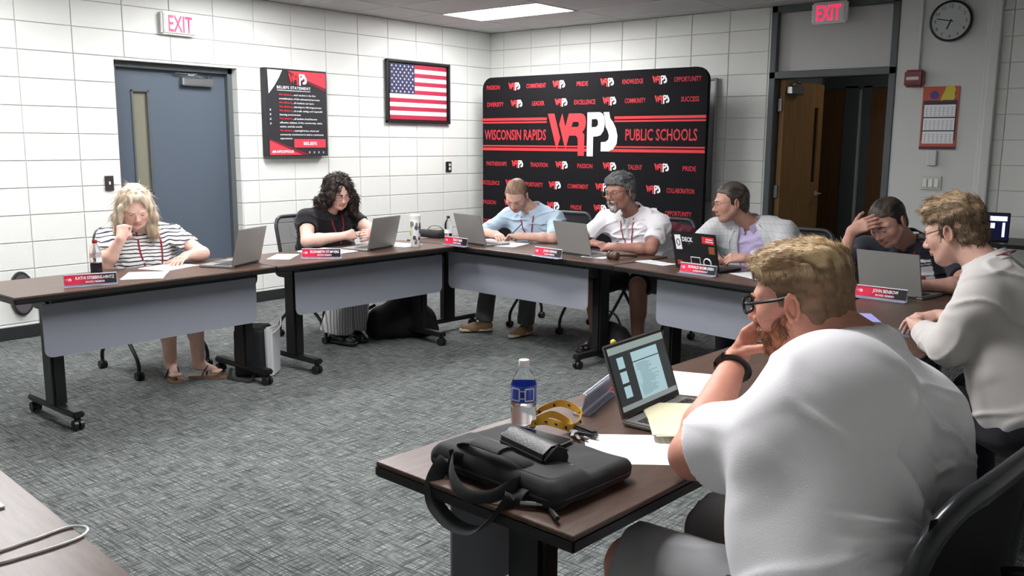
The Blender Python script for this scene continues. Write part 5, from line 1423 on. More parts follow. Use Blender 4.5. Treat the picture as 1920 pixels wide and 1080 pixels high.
def p_jacket():
    hd = headframe(V(4.475, -2.74, 1.118), -138, 8, 0)
    PV = V(4.66, -2.46, .54)
    pts = sit(PV, -95, .5, .42)
    r = person('man with rimless glasses in a light plaid jacket over a lavender shirt', hd, 1.06, (4.56, -2.62, .985), (4.79, -2.60, .93), (4.35, -2.68, .93), PV, g=1.12, belly=.6,
        arms=dict(R=dict(E=V(4.28, -2.92, .79), W=V(4.46, -3.03, .80), d=V(.75, -.6, -.05), n=V(.2, .5, -.8), sg=1, curls=(.8, .8, .5), h=.0045, g=1.0),
                  L=dict(E=V(4.92, -2.86, .79), W=V(4.72, -3.03, .80), d=V(-.85, -.35, 0), n=V(-.2, .6, -.8), sg=-1, curls=(.8, .8, .5), h=.0045, g=1.0)),
        skin=SKT, hair=('short', s2l(84, 74, 66), s2l(44, 40, 38)), eyes='open', glasses=(M_BRASSRIM, .030, .0012), stub=.25, stubc=s2l(150, 120, 108), fat=.3,
        shirt=dict(sleeve=.9, col=s2l(190, 178, 214), neck=.072, nd=-.002, fold=.005, th=-.008, collar=(.042, mat('lavender_collar', s2l(188, 176, 212), .8)), h=.008, label='lavender dress shirt'),
        legs=dict(pts=pts, col=s2l(50, 52, 60)), h=.007, hh=.0042, brow=s2l(120, 96, 80))
    # the jacket over it
    NB, SL, SR, PV = r['NB'], r['SL'], r['SR'], r['PV']; up, left, fwd = r['up'], r['left'], r['fwd']
    F = Field(np.min([NB, SL, SR, PV, V(4.28, -3.1, .8)], 0) - .19, np.max([NB, SL, SR, PV, V(4.92, -2.8, .8)], 0) + .19, .0065)
    torso(F, NB, SL, SR, PV, up, left, fwd, 1.12, .6, .010)
    for S_, E_, W_ in ((SR, V(4.28, -2.92, .79), V(4.46, -3.03, .80)), (SL, V(4.92, -2.86, .79), V(4.72, -3.03, .80))):
        F.add(rc(S_, E_, .078, .066), .035); F.add(rcf(E_, E_ + (W_ - E_) * .82, .064, .052), .02)
    F.cut(rc(NB + up * .02 + fwd * .01, NB + up * .18 + fwd * .03, .078, .09), .006)
    def wedge(P):
        Q = P - NB; f_, l_, u_ = Q @ fwd, Q @ left, -(Q @ up)
        return np.maximum(np.abs(l_) - (.052 + .045 * np.sin(np.clip(u_ / .45, 0, 1) * PI)), -f_ + .01)
    F.cut((F.lo, F.lo + F.n * F.h, wedge), .004); bot = PV - up * .08; F.keep(lambda P: (-(P - bot) @ up).astype(np.float32))
    F.disp(lambda P: -.006 * ((1 - np.abs(2 * vnoise(P * np.array((9, 9, 12))) - 1)) ** 3 - .3))
    co, q = F.mesh(); mj = cloth_mat('plaid_wool', 'check', s2l(196, 198, 200), s2l(164, 168, 174), .045, .12)
    o = np_mesh('jacket', co, q, mj, r['t']); o['label'] = 'light grey plaid jacket'
    bv = bvh_of(o)
    for sg in (-1, 1):
        a = drape(bv, [NB + left * sg * w_ + up * u for w_, u in ((.075, .0), (.075, -.08), (.085, -.16), (.098, -.24))], fwd, .004)
        b_ = drape(bv, [NB + left * sg * w_ + up * u for w_, u in ((.085, .0), (.13, -.06), (.145, -.12), (.104, -.245))], fwd, .006)
        bm = B(); ribbon(bm, a if sg > 0 else a, b_, .003 * sg); obj('lapel', bm, mj, o, True)
p_jacket()

def p_forehead():
    hd = headframe(V(5.60, -3.17, 1.085), -106, 30, 8)
    PV = V(5.74, -2.74, .54)
    ch, wt = s2l(46, 48, 58), s2l(224, 222, 224)
    def col(q, co):
        c = np.tile(np.array(ch), (len(co), 1)); Q = co - V(5.64, -2.97, 1.0)
        w_ = (q[:, 0] > .0) & (np.abs(q[:, 1] + .0) < .135) & (q[:, 2] < .435) & (q[:, 2] > .06)
        c[w_] = wt
        for z in (.418, .402): c[w_ & (np.abs(q[:, 2] - z) < .0045)] = ch
        return c
    r = person('man in a charcoal and white polo shirt resting his forehead on his hand', hd, 1.05, (5.65, -2.97, .975), (5.89, -2.98, .92), (5.43, -3.0, .92), PV, g=1.18, belly=.6,
        arms=dict(R=dict(E=V(5.40, -3.33, .80), W=V(5.465, -3.32, 1.04), d=V(.80, .14, .48), n=V(.15, .9, -.2), sg=1, curls=(.35, .4, .3), h=.004, g=1.0, thumb=(.9, .4, .3)),
                  L=dict(E=V(6.02, -3.20, .79), W=V(5.84, -3.32, .785), d=V(-.9, -.3, 0), n=V(0, .2, -1), sg=-1, curls=(.5, .6, .4), h=.0045, g=1.05)),
        skin=SKT, hair=('short', s2l(72, 62, 54), s2l(36, 32, 30)), eyes='closed', mouth=.5, fat=.4,
        shirt=dict(sleeve=.72, col=col, neck=.074, nd=-.002, fold=.006, collar=(.042, mat('charcoal_collar', ch, .8)), loose=1.15, h=.0055),
        legs=dict(pts=sit(PV, -90, .5, .42), col=s2l(40, 42, 50)), h=.006, hh=.004)
    for sg in (-1, 1): lanyard(r, [(sg * .055, .0), (sg * .05, -.08), (sg * .025, -.2), (0, -.26)], w_=.007)
    p = drape(r['bvh'], [r['NB'] + r['up'] * -.175 + r['left'] * .085], r['fwd'], .004)[0]
    me = scaled(EM_R, .085); o = put('chest_emblem', me, mat('emblem_maroon', s2l(150, 30, 50), .7), r['t'], p); fx = Vector(r['left']); fy = -Vector(r['fwd']); fz = Vector(r['up']); o.rotation_euler = Matrix((fx, fy, fz)).transposed().to_euler()
p_forehead()

def p_whiteshirt():
    hd = headframe(V(6.285, -4.66, 1.188), 172, 16, 0)
    PV = V(6.58, -4.74, .58)
    wh = s2l(196, 193, 190)
    pts = [(PV + V(0, -.09, 0), V(6.36, -4.74, .56), V(6.36, -4.7, .085), V(-1, 0, 0)), (PV + V(0, .09, 0), V(6.36, -4.46, .56), V(6.4, -4.46, .085), V(-1, 0, 0))]
    r = person('blond man with glasses in a white dress shirt seated at the right edge', hd, .99, (6.415, -4.69, 1.09), (6.44, -4.91, 1.015), (6.40, -4.47, 1.02), PV, g=1.12, belly=.4,
        arms=dict(L=dict(E=V(6.36, -4.93, .82), W=V(6.15, -4.52, .80), d=V(-.35, .9, 0), n=V(-.3, -.2, -.9), sg=-1, curls=(.5, .6, .4), h=.003, start=.9),
                  R=dict(E=V(6.30, -4.26, .80), W=V(6.14, -4.20, .79), d=V(-.8, -.5, 0), n=V(0, 0, -1), sg=1, curls=(.6, .7, .4), h=.003, start=.9)),
        skin=SK1, hair=('tuft', s2l(172, 148, 118), s2l(114, 94, 72), s2l(104, 86, 68)), eyes='open', glasses=(mat('gunmetal_rim', s2l(60, 50, 50), .3, metal=.5), .030, .0014), stub=.15, stubc=s2l(150, 110, 86),
        shirt=dict(sleeve=1.72, col=wh, neck=.066, nd=.0, fold=.007, fdir=(5, 5, 10), collar=(.04, mat('shirt_collar', wh, .8)), loose=1.12, h=.0055, drop=.02),
        legs=dict(pts=pts, col=s2l(34, 36, 44), g=1.2), h=.006, hh=.003, brow=s2l(120, 96, 66))
    # the lanyard shows at the back of the collar
    ctr = r['NB'] + r['up'] * .012; pp = [ctr + (-math.cos(R(a)) * r['fwd'] + math.sin(R(a)) * r['left']) * .085 + r['up'] * (.012 - .03 * (1 - math.cos(R(a))) / 2) for a in range(-120, 121, 15)]
    strap(r['t'], 'lanyard', pp, .006, M_MAROON, tuple(r['up']), .3)
    bl = [r['PV'] + (math.cos(R(a)) * r['fwd'] * .15 + math.sin(R(a)) * r['left'] * .20) + r['up'] * .0 for a in range(0, 360, 15)]
    bm = B(); tube(bm, bl, .018, 6, closed=True, flat=.3, up=tuple(r['up'])); obj('belt', bm, M_DARK, r['t'], True)
p_whiteshirt()

def p_front():
    hd = headframe(V(6.355, -6.235, 1.155), 183, 10, -2)
    PV = V(6.60, -6.44, .56)
    wh = s2l(248, 247, 251)
    pts = [(PV + V(0, -.10, 0), V(6.12, -6.50, .545), V(6.14, -6.5, .085), V(-1, 0, 0)), (PV + V(0, .10, 0), V(6.16, -6.2, .54), V(6.3, -6.2, .085), V(-1, 0, 0))]
    r = person('large man in a white t-shirt in the foreground, hand held to his mouth', hd, 1.03, (6.50, -6.225, 1.075), (6.43, -6.485, .925), (6.465, -6.06, .965), PV, g=1.46, belly=1.0,
        arms=dict(L=dict(E=V(6.195, -6.40, .80), W=V(6.145, -6.10, .955), d=V(.30, .18, .75), n=V(.8, -.1, -.4), sg=-1, curls=((.5, .9, .5), (.9, 1.1, .6), (1.1, 1.2, .6), (1.2, 1.2, .6)), h=.0024, g=1.28, s=1.05, thumb=(.5, .8, .2), start=.2)),
        skin=s2l(212, 152, 132), hair=('side', s2l(222, 196, 156), s2l(146, 116, 84), s2l(126, 98, 74)), eyes='open', glasses=(M_GLASSRIM, .034, .0034), beard=('full', s2l(170, 108, 76), s2l(112, 68, 48)), fat=.5, neck=1.25,
        stub=.5, stubc=s2l(164, 100, 74),
        shirt=dict(sleeve=.70, th=.006, col=wh, neck=.066, nd=-.03, nf=.035, fold=.004, fdir=(4, 3.2, 9), loose=1.3, creases=[(.10, .42, -.10, .35, .012, .012), (.06, .31, -.05, .305, .010, .006), (.24, .16, -.16, .10, .011, .014), (.24, .11, -.14, .05, .011, .012), (.12, .205, -.22, .20, .013, .012), (.24, .06, -.18, -.01, .010, .012), (.13, .43, .19, .30, .009, .009), (.19, .30, .13, .20, .010, .012), (.25, .20, .10, .16, .010, .010)], h=.0055, drop=.09),
        legs=dict(pts=pts, skin=True, col=s2l(150, 150, 152), name='shorts', cut=-.01, g=1.3, h=.009), h=.006, hh=.0026, brow=s2l(150, 112, 70))
    # watch
    W = V(6.145, -6.10, .955); E_ = V(6.215, -6.40, .785); d = nrm(E_ - W); c = W + d * .03; x, y, _ = frame_of(d)
    bm = B(); tube(bm, [Vector(c) + (x * math.cos(k) + y * math.sin(k)) * .036 for k in np.linspace(0, 2 * PI, 25)[:-1]], .012, 8, closed=True, flat=.35, up=tuple(d)); w_ = obj('wrist_watch', bm, M_DARK, r['t'], True)
    bm = B(); box(bm, (0, 0, 0), (.040, .036, .012), .005, seg=2); o = obj('watch_case', bm, M_SCREENGLASS, w_); o.location = Vector(c) + Vector((-.030, -.012, .022)); o.rotation_euler = (R(20), R(-50), 0)
p_front()
# ---------------------------------------------------------------- things on and under the tables
def mat_plate():
    m = mat('name_plate_print', s2l(190, 30, 60), .3, spec=.5); nt = m.node_tree; b = nt.nodes['Principled BSDF']
    tc = nt.nodes.new('ShaderNodeTexCoord'); sp = nt.nodes.new('ShaderNodeSeparateXYZ'); cr = nt.nodes.new('ShaderNodeValToRGB'); mr = nt.nodes.new('ShaderNodeMapRange')
    mr.inputs['From Min'].default_value = -.12; mr.inputs['From Max'].default_value = .12
    cr.color_ramp.elements[0].position = .25; cr.color_ramp.elements[0].color = (*s2l(214, 38, 72), 1); cr.color_ramp.elements[1].position = .8; cr.color_ramp.elements[1].color = (*s2l(26, 20, 26), 1)
    nt.links.new(tc.outputs['Object'], sp.inputs[0]); nt.links.new(sp.outputs['X'], mr.inputs['Value']); nt.links.new(mr.outputs[0], cr.inputs[0]); nt.links.new(cr.outputs[0], b.inputs['Base Color'])
    return m
M_PLATE = mat_plate()
def nameplate(x, y, deg, name, title, label, blank=False):
    t = thing('name_plate', label, 'name plate', (x, y, TH), R(deg))
    tl = R(-14); rot = Matrix.Rotation(tl, 3, 'X')
    bm = B(); box(bm, (0, .004, .034), (.256, .004, .064), .001, rot=rot); box(bm, (0, -.004, .003), (.256, .05, .005), .001); obj('acrylic_holder', bm, M_ACRYL, t)
    bm = B(); box(bm, (0, 0, 0), (.248, .002, .050), 0); o = obj('printed_card', bm, M_PLATE if not blank else M_PAPER, t); o.location = (0, -.0005, .036); o.rotation_euler = (tl, 0, 0)
    bm = B(); box(bm, (0, -.001, .0085), (.256, .006, .007)); box(bm, (0, .0, .0625), (.252, .002, .003)); obj('holder_edge', bm, M_PWHITE, t)
    if not blank:
        put('emblem', scaled(EM_W, .03), M_PWHITE, o, (-.105, -.002, 0)); put('emblem', scaled(EM_R, .03), mat('plate_pink', s2l(240, 130, 150), .5), o, (-.105, -.002, 0))
        put('lettering', text_mesh(name, .0165, .014, min(.185, .0105 * len(name) + .01)), M_PWHITE, o, (.022, -.002, .008)); put('lettering', text_mesh(title, .0095, .010, .0068 * len(title) + .01), M_PWHITE, o, (.022, -.002, -.014))
nameplate(2.463, -6.0, 68.7, 'KATHI STEBBINS-HINTZ', 'BOARD MEMBER', 'red and black name plate before the blonde woman')
nameplate(2.453, -4.485, 42.6, 'ELIZABETH ST.MYERS', 'BOARD MEMBER', 'red and black name plate before the dark-haired woman')
nameplate(2.607, -3.372, -6.3, 'TROY BIER', 'BOARD MEMBER', 'red and black name plate at the table corner below the flag')
nameplate(3.517, -3.445, -7.6, 'JOHN KRINGS', 'BOARD MEMBER', 'red and black name plate before the bearded man')
nameplate(4.65, -3.488, -8.3, 'RONALD RASMUSSEN', 'SUPERINTENDENT', 'red and black name plate before the sticker-covered laptop')
nameplate(5.735, -3.64, -4.5, 'JOHN BENBOW', 'BOARD MEMBER', 'red and black name plate before the man resting his forehead')
nameplate(5.69, -6.04, -74, '', '', 'clear name plate holder seen from behind, left of the open laptop', True)
nameplate(5.055, -7.50, 175.4, '', '', 'name plate corner at the left edge of the picture', False) if False else None
t = thing('name_plate', 'name plate tip at the left edge of the bottom left table', 'name plate', (5.06, -7.485, TH), R(-4.6 + 180))
bm = B(); box(bm, (0, 0, .034), (.25, .004, .062), .001, rot=Matrix.Rotation(R(-14), 3, 'X')); box(bm, (0, -.004, .003), (.25, .05, .005), .001); obj('acrylic_holder', bm, M_PWHITE, t)
bm = B(); box(bm, (0, -.004, .036), (.244, .002, .05), rot=Matrix.Rotation(R(-14), 3, 'X')); obj('printed_card', bm, M_MAROON, t)

def laptop(x, y, deg, label, lean=14, w_=.325, d_=.225, m=None, extra=None, screen=None):
    """hinge along local x, user side +y, back of the lid faces -y"""
    m = m or M_LAPTOP
    t = thing('laptop', label, 'laptop', (x, y, TH), R(deg))
    bm = B(); box(bm, (0, d_ / 2, .008), (w_, d_, .013), .004, seg=2); obj('base', bm, m, t)
    bm = B()
    for r_ in range(5):
        for c_ in range(12): box(bm, (-.132 + c_ * .024, .045 + r_ * .02, .0155), (.020, .016, .002))
    o = obj('keyboard', bm, M_KEY, t); o['kind'] = 'stuff'
    bm = B(); box(bm, (0, d_ * .78, .0152), (.10, .065, .001)); obj('touchpad', bm, M_STEEL, t)
    bm = B(); tube(bm, [(-w_ * .4, 0, .012), (w_ * .4, 0, .012)], .006, 8); obj('hinge', bm, M_DARK, t)
    lid = bpy.data.objects.new('lid', None); C.objects.link(lid); lid.parent = t; lid.location = (0, 0, .014); lid.rotation_euler = (R(lean), 0, 0)
    bm = B(); box(bm, (0, 0, d_ / 2), (w_, .006, d_), .003, seg=2); obj('shell', bm, m, lid)
    bm = B(); box(bm, (0, .0035, d_ / 2), (w_ - .008, .001, d_ - .008)); obj('bezel', bm, M_DARK, lid)
    if screen: screen(lid, w_, d_)
    else:
        bm = B(); box(bm, (0, .0042, d_ / 2 + .004), (w_ - .024, .001, d_ - .034)); obj('screen', bm, mat('screen_lit', s2l(60, 80, 110), .3, emit=s2l(150, 170, 200), estr=.6), lid)
    if extra: extra(lid)
    return t
M_MARK = mat('laptop_mark', s2l(90, 90, 90), .3, metal=.5)
def mark(lid): put('maker_mark', text_mesh('o o', .010, .01), M_MARK, lid, (0, -.0035, .12)) if False else None
laptop(2.378, -5.002, 115, 'silver laptop on the left table beside the blonde woman')
laptop(2.357, -3.878, 103.5, 'silver laptop open before the dark-haired woman', w_=.34)
laptop(2.655, -3.235, -10, 'silver laptop behind the corner name plate, before the young man', 16)
laptop(3.585, -3.225, -12, 'silver laptop hiding the bearded man\'s left side', 16, w_=.335)
laptop(5.735, -3.49, -10, 'silver laptop before the man resting his forehead', 16, w_=.33)
def stickers(lid):
    y = -.004
    def st(name, x, z, w_, h_, m, a=0):
        bm = B(); box(bm, (0, 0, 0), (w_, .001, h_)); o = obj(name, bm, m, lid); o.location = (x, y, z); o.rotation_euler = (0, R(a), 0); return o
    wm, rm = M_PWHITE, M_RED
    a = st('sticker', -.115, .160, .045, .092, wm, -4); b_ = st('sticker', .105, .185, .085, .042, rm, 3)
    bm = B(); tube(bm, [(.012 * math.cos(k), -.001, .02 * math.sin(k)) for k in np.linspace(0, 2 * PI, 13)[:-1]], .0025, 5, closed=True); obj('sticker_print', bm, M_KEY, a)
    for k, (w_, x) in enumerate(((.045, .01), (.055, .01))): bm = B(); box(bm, (x, -.001, .007 - k * .014), (w_, .001, .005)); obj('sticker_print', bm, wm, b_)
    put('sticker_lettering', text_mesh('DECK', .028, .03, .078), wm, lid, (-.045, y, .182))
    st('sticker', -.035, .155, .022, .010, M_KEY); st('sticker', .125, .125, .042, .045, mat('sticker_brown', s2l(140, 84, 50), .6)); st('sticker', -.12, .03, .035, .03, mat('sticker_orange', s2l(150, 60, 40), .6))
    f = st('sticker', .0, .052, .07, .045, wm); bm = B(); box(bm, (0, -.001, 0), (.062, .001, .036)); obj('sticker_print', bm, M_DARK, f)
    bm = B(); tube(bm, [(.085 + .026 * math.cos(k), y, .045 + .026 * math.sin(k)) for k in np.linspace(0, 2 * PI, 19)[:-1]], .004, 5, closed=True); obj('sticker', bm, wm, lid)
laptop(4.565, -3.335, -9, 'black laptop covered in stickers before the man in the plaid jacket', 14, m=M_DARK, extra=stickers)
def doc(lid, w_, d_):
    W_, H_ = w_ - .022, d_ - .030; zc = d_ / 2 + .004
    def em(n, c, s_): return mat(n, (0, 0, 0), .3, emit=s2l(*c), estr=s_)
    def r(name, u0, v0, u1, v1, m, d=.0):
        # u from the viewer's left: +x local is the viewer's left on the user side
        bm = B(); box(bm, (W_ * (.5 - (u0 + u1) / 2), .0045 + d, zc + H_ * (.5 - (v0 + v1) / 2)), (W_ * (u1 - u0), .0008, H_ * (v1 - v0))); return obj(name, bm, m, lid)
    r('screen', 0, 0, 1, 1, em('screen_dark', (38, 42, 44), 1.))
    r('menu_bar', 0, 0, 1, .11, em('screen_bar', (150, 165, 160), .8), .0006); r('task_bar', 0, .92, 1, 1, em('screen_taskbar', (150, 160, 158), .7), .0006)
    pg = r('page', .36, .16, .84, .92, em('screen_page', (168, 200, 206), .85), .0006)
    r('page_gap', .36, .31, .84, .325, em('screen_gap', (30, 44, 54), .5), .0012)
    for k in range(3): r('page_thumbnail', .11, .18 + k * .23, .22, .36 + k * .23, em('screen_page', (168, 200, 206), .85), .0006)
    inkm = em('screen_ink', (100, 130, 138), .8)
    rs = random.Random(3); bmx = B()
    for k in range(22):
        v = .36 + k * .024; u0 = .40 + (.04 if 4 < k < 14 else 0); u1 = u0 + .15 + rs.random() * .18
        box(bmx, (W_ * (.5 - (u0 + u1) / 2), .0062, zc + H_ * (.5 - v)), (W_ * (u1 - u0), .0006, H_ * .007))
    o = obj('page_text', bmx, inkm, lid); o['kind'] = 'stuff'
laptop(5.853, -6.003, -88.5, 'open laptop in the foreground showing a document page', 20, w_=.325, d_=.207, screen=doc)

def sheet(name, x, y, deg, label, m=None, w_=.216, h_=.279, z=0., n=1, cat='paper', lines=True, group=None):
    t = thing(name, label, cat, (x, y, TH + z), R(deg), group)
    rs = random.Random(int(x * 1000))
    for k in range(n):
        bm = B(); box(bm, (0, 0, .0006 + k * .0012), (w_, h_, .0008)); o = obj('sheet', bm, m or M_PAPER, t); o.rotation_euler = (0, 0, R(rs.uniform(-6, 6)) if k else 0)
    if lines:
        bm = B()
        for k in range(16):
            ww = w_ * (.5 + .3 * rs.random()); box(bm, (-w_ * .4 + ww / 2, h_ * .38 - k * h_ * .047, .0014 + (n - 1) * .0012), (ww, .0022, .0003))
        o = obj('printed_text', bm, mat('faint_ink', s2l(216, 218, 224), .8), t); o['kind'] = 'stuff'
    return t
sheet('paper', 2.11, -5.36, 20, 'white papers under the blonde woman\'s flat hand', n=2)
sheet('paper', 2.33, -5.63, 55, 'white papers right behind the blonde woman\'s name plate', n=2)
sheet('paper', 2.20, -4.60, 40, 'cream paper left of the dark-haired woman\'s name plate', m=M_PAPER2, w_=.15)
t = sheet('notepad', 2.21, -4.24, 98, 'white notepad before the dark-haired woman', w_=.25, h_=.33, n=5, cat='notepad', z=.001)
t = thing('pen', 'dark pen lying on the white notepad', 'pen', (2.19, -4.22, TH + .0125), R(60)); bm = B(); tube(bm, [(-.06, 0, 0), (.05, 0, 0), (.065, 0, 0)], [.005, .005, .002], 8); obj('barrel', bm, M_DARK, t, True); bm = B(); box(bm, (-.04, 0, .005), (.03, .003, .002)); obj('clip', bm, M_STEEL, t)
sheet('paper', 2.24, -3.60, 100, 'white paper behind the dark-haired woman\'s laptop')
sheet('folder', 2.60, -2.93, 70, 'open paper folder under the young man\'s right hand', n=3, cat='folder', w_=.23, h_=.30)
sheet('paper', 2.84, -3.04, 15, 'white sheet the young man is writing on')
sheet('paper', 3.74, -3.12, 0, 'white paper behind the gavel', w_=.18)
sheet('paper', 4.20, -3.20, 75, 'white folded papers left of the sticker-covered laptop', n=3, w_=.12, h_=.25)
sheet('paper', 4.93, -3.28, 60, 'white paper right of the superintendent\'s name plate')
sheet('paper', 6.03, -4.40, 15, 'grey tablet or notebook near the clasped hands on the right table', m=mat('grey_cover', s2l(96, 100, 116), .4), lines=False, cat='notebook', w_=.12, h_=.18)
sheet('paper', 6.005, -6.285, -52, 'large white sheet beside the man\'s elbow in the foreground', w_=.22, h_=.30)
sheet('folder', 6.0, -6.04, -50, 'cream folder lying across the foreground laptop\'s keyboard', m=M_PAPER2, w_=.29, h_=.24, z=.018, n=2, cat='folder', lines=False)
sheet('paper', 5.78, -5.66, 20, 'white paper beyond the foreground laptop')
sheet('paper', 5.83, -4.16, 30, 'pale violet sheet on the right table behind the foreground man\'s head', m=mat('violet_paper', s2l(170, 170, 236), .6), lines=False, w_=.1, h_=.2)

def bottle(x, y, label, h_, r_, liquid, cap, lab=None, fill=.45, z=TH):
    t = thing('bottle', label, 'bottle', (x, y, z))
    pr = [(0, 0), (r_ * .8, 0), (r_ * .97, .008), (r_, .02), (r_, h_ * .30), (r_ * .95, h_ * .33), (r_, h_ * .36), (r_, h_ * .62), (r_ * .93, h_ * .70), (r_ * .62, h_ * .82), (r_ * .36, h_ * .88), (r_ * .34, h_ * .93)]
    bm = B(); lathe(bm, pr, 28); obj('bottle_body', bm, M_CLEAR, t, 'all')
    bm = B(); q = [(a * .94, max(b, .003)) for a, b in pr if b <= h_ * fill]; q.append((q[-1][0], h_ * fill)); q.append((0, h_ * fill)); lathe(bm, q, 28); obj('liquid', bm, liquid, t, True)
    bm = B(); lathe(bm, [(r_ * .40, h_ * .90), (r_ * .43, h_ * .905), (r_ * .43, h_ * .985), (r_ * .38, h_), (0, h_)], 24); obj('cap', bm, cap, t, True)
    if lab:
        bm = B(); lathe(bm, [(r_ * 1.012, h_ * lab[1]), (r_ * 1.012, h_ * lab[2])], 32); lo_ = obj('bottle_label', bm, lab[0], t, 'all')
        if lab[0].name == 'blue_label':
            ang = math.atan2(-8.15 - y, 7.11 - x)
            for k in range(3):
                a = ang + (k - 1.2) * .55; bm = B(); s_ = .016 if k != 1 else .010
                for dx, dz, w2, h2 in ((0, s_, s_ * 1.6, .003), (0, -s_, s_ * 1.6, .003), (s_ * .75, 0, .003, s_ * 2), (-s_ * .75, 0, .003, s_ * 2)): box(bm, (dx, 0, dz), (w2, .001, h2))
                o = obj('label_print', bm, M_PWHITE, lo_); o.location = (r_ * 1.03 * math.cos(a), r_ * 1.03 * math.sin(a), h_ * .5 * (lab[1] + lab[2])); o.rotation_euler = (0, 0, a + R(90))
M_WATER = mat('water', (.97, .98, 1.), .02, trans=1., ior=1.15)
M_COLA = mat('dark_cola', s2l(26, 12, 16), .1)
bottle(5.672, -6.36, 'half-full water bottle with blue label and white cap', .19, .034, M_WATER, M_WHITE, (mat('blue_label', s2l(44, 84, 196), .35), .42, .66), .36)
bottle(2.11, -5.80, 'clear soda bottle with dark cola in it, left of the blonde woman', .20, .032, M_COLA, mat('red_cap', s2l(140, 20, 30), .4), (mat('clear_label', s2l(190, 170, 176), .3, alpha=.6), .50, .62), .36)
bottle(2.30, -3.13, 'water bottle with black cap beside the corner laptop', .19, .030, M_WATER, M_DARK, (M_PWHITE, .3, .45), .3)
def tumbler():
    t = thing('tumbler', 'tall white printed tumbler right of the dark-haired woman', 'tumbler', (2.418, -3.60, TH))
    bm = B(); lathe(bm, [(0, 0), (.034, 0), (.037, .006), (.037, .195), (.036, .2)], 28); cup = obj('cup', bm, M_WHITE, t, True)
    bm = B(); lathe(bm, [(.037, .2), (.0385, .205), (.0385, .228), (.030, .236), (0, .236)], 28); obj('lid', bm, M_WHITE, t, True)
    rs = random.Random(5); cols = [s2l(90, 90, 96), s2l(110, 96, 110), s2l(170, 180, 90), s2l(120, 120, 126), s2l(80, 70, 80)]
    for k in range(14):
        a = R(-50 + rs.uniform(-70, 70)); z = .03 + .15 * rs.random(); s_ = .008 + .008 * rs.random()
        bm = B(); prism(bm, [(s_ * math.cos(q), s_ * 1.4 * math.sin(q)) for q in np.linspace(0, 2 * PI, 9)[:-1]], -.001, .001); o = obj('printed_spot', bm, mat('spot_%d' % (k % 5), cols[k % 5], .5), cup)
        o.location = (.0375 * math.cos(a), .0375 * math.sin(a), z); o.rotation_euler = (0, 0, a + R(90))
tumbler()
t = thing('pouch', 'black zip pouch on the table corner below the flag', 'pouch', (2.06, -3.06, TH), R(10))
F = Field((-.17, -.09, -.01), (.17, .09, .1), .006); F.add(rc((-.10, 0, .03), (.10, .01, .035), .030, .034), .02); F.add(rc((-.12, -.02, .025), (.08, -.03, .03), .025, .03), .03); F.keep(lambda P: (.001 - P[..., 2]).astype(np.float32))
c, q = F.mesh(); np_mesh('pouch_body', c, q, M_BLACKFAB, t)
bm = B(); tube(bm, smooth_pts([(-.05, 0, .06), (-.01, .0, .09), (.06, 0, .092), (.11, 0, .06)]), .006, 6, flat=.4); obj('handle', bm, M_BLACKFAB, t, True)
bm = B(); tube(bm, [(.0, -.02, .064), (.09, -.02, .066)], .005, 6); obj('yellow_trim', bm, mat('trim_gold', s2l(190, 140, 60), .5), t, True)
# gavel
t = thing('gavel', 'wooden gavel lying before the bearded man', 'gavel', (3.90, -3.24, TH + .026), R(78))
bm = B(); lathe(bm, [(0, -.045), (.020, -.045), (.026, -.038), (.026, -.022), (.021, -.018), (.023, -.012), (.023, .012), (.021, .018), (.026, .022), (.026, .038), (.020, .045), (0, .045)], 20); bmesh.ops.rotate(bm, verts=bm.verts, cent=(0, 0, 0), matrix=Matrix.Rotation(R(90), 3, 'X')); M_GAV = mat_wood('gavel_wood', s2l(72, 50, 36), s2l(96, 70, 50)); obj('head', bm, M_GAV, t, True)
bm = B(); tube(bm, [(0, 0, 0), (.08, 0, -.004), (.17, 0, -.012), (.22, 0, -.015)], [.008, .007, .009, .010], 10); obj('handle', bm, M_GAV, t, True)

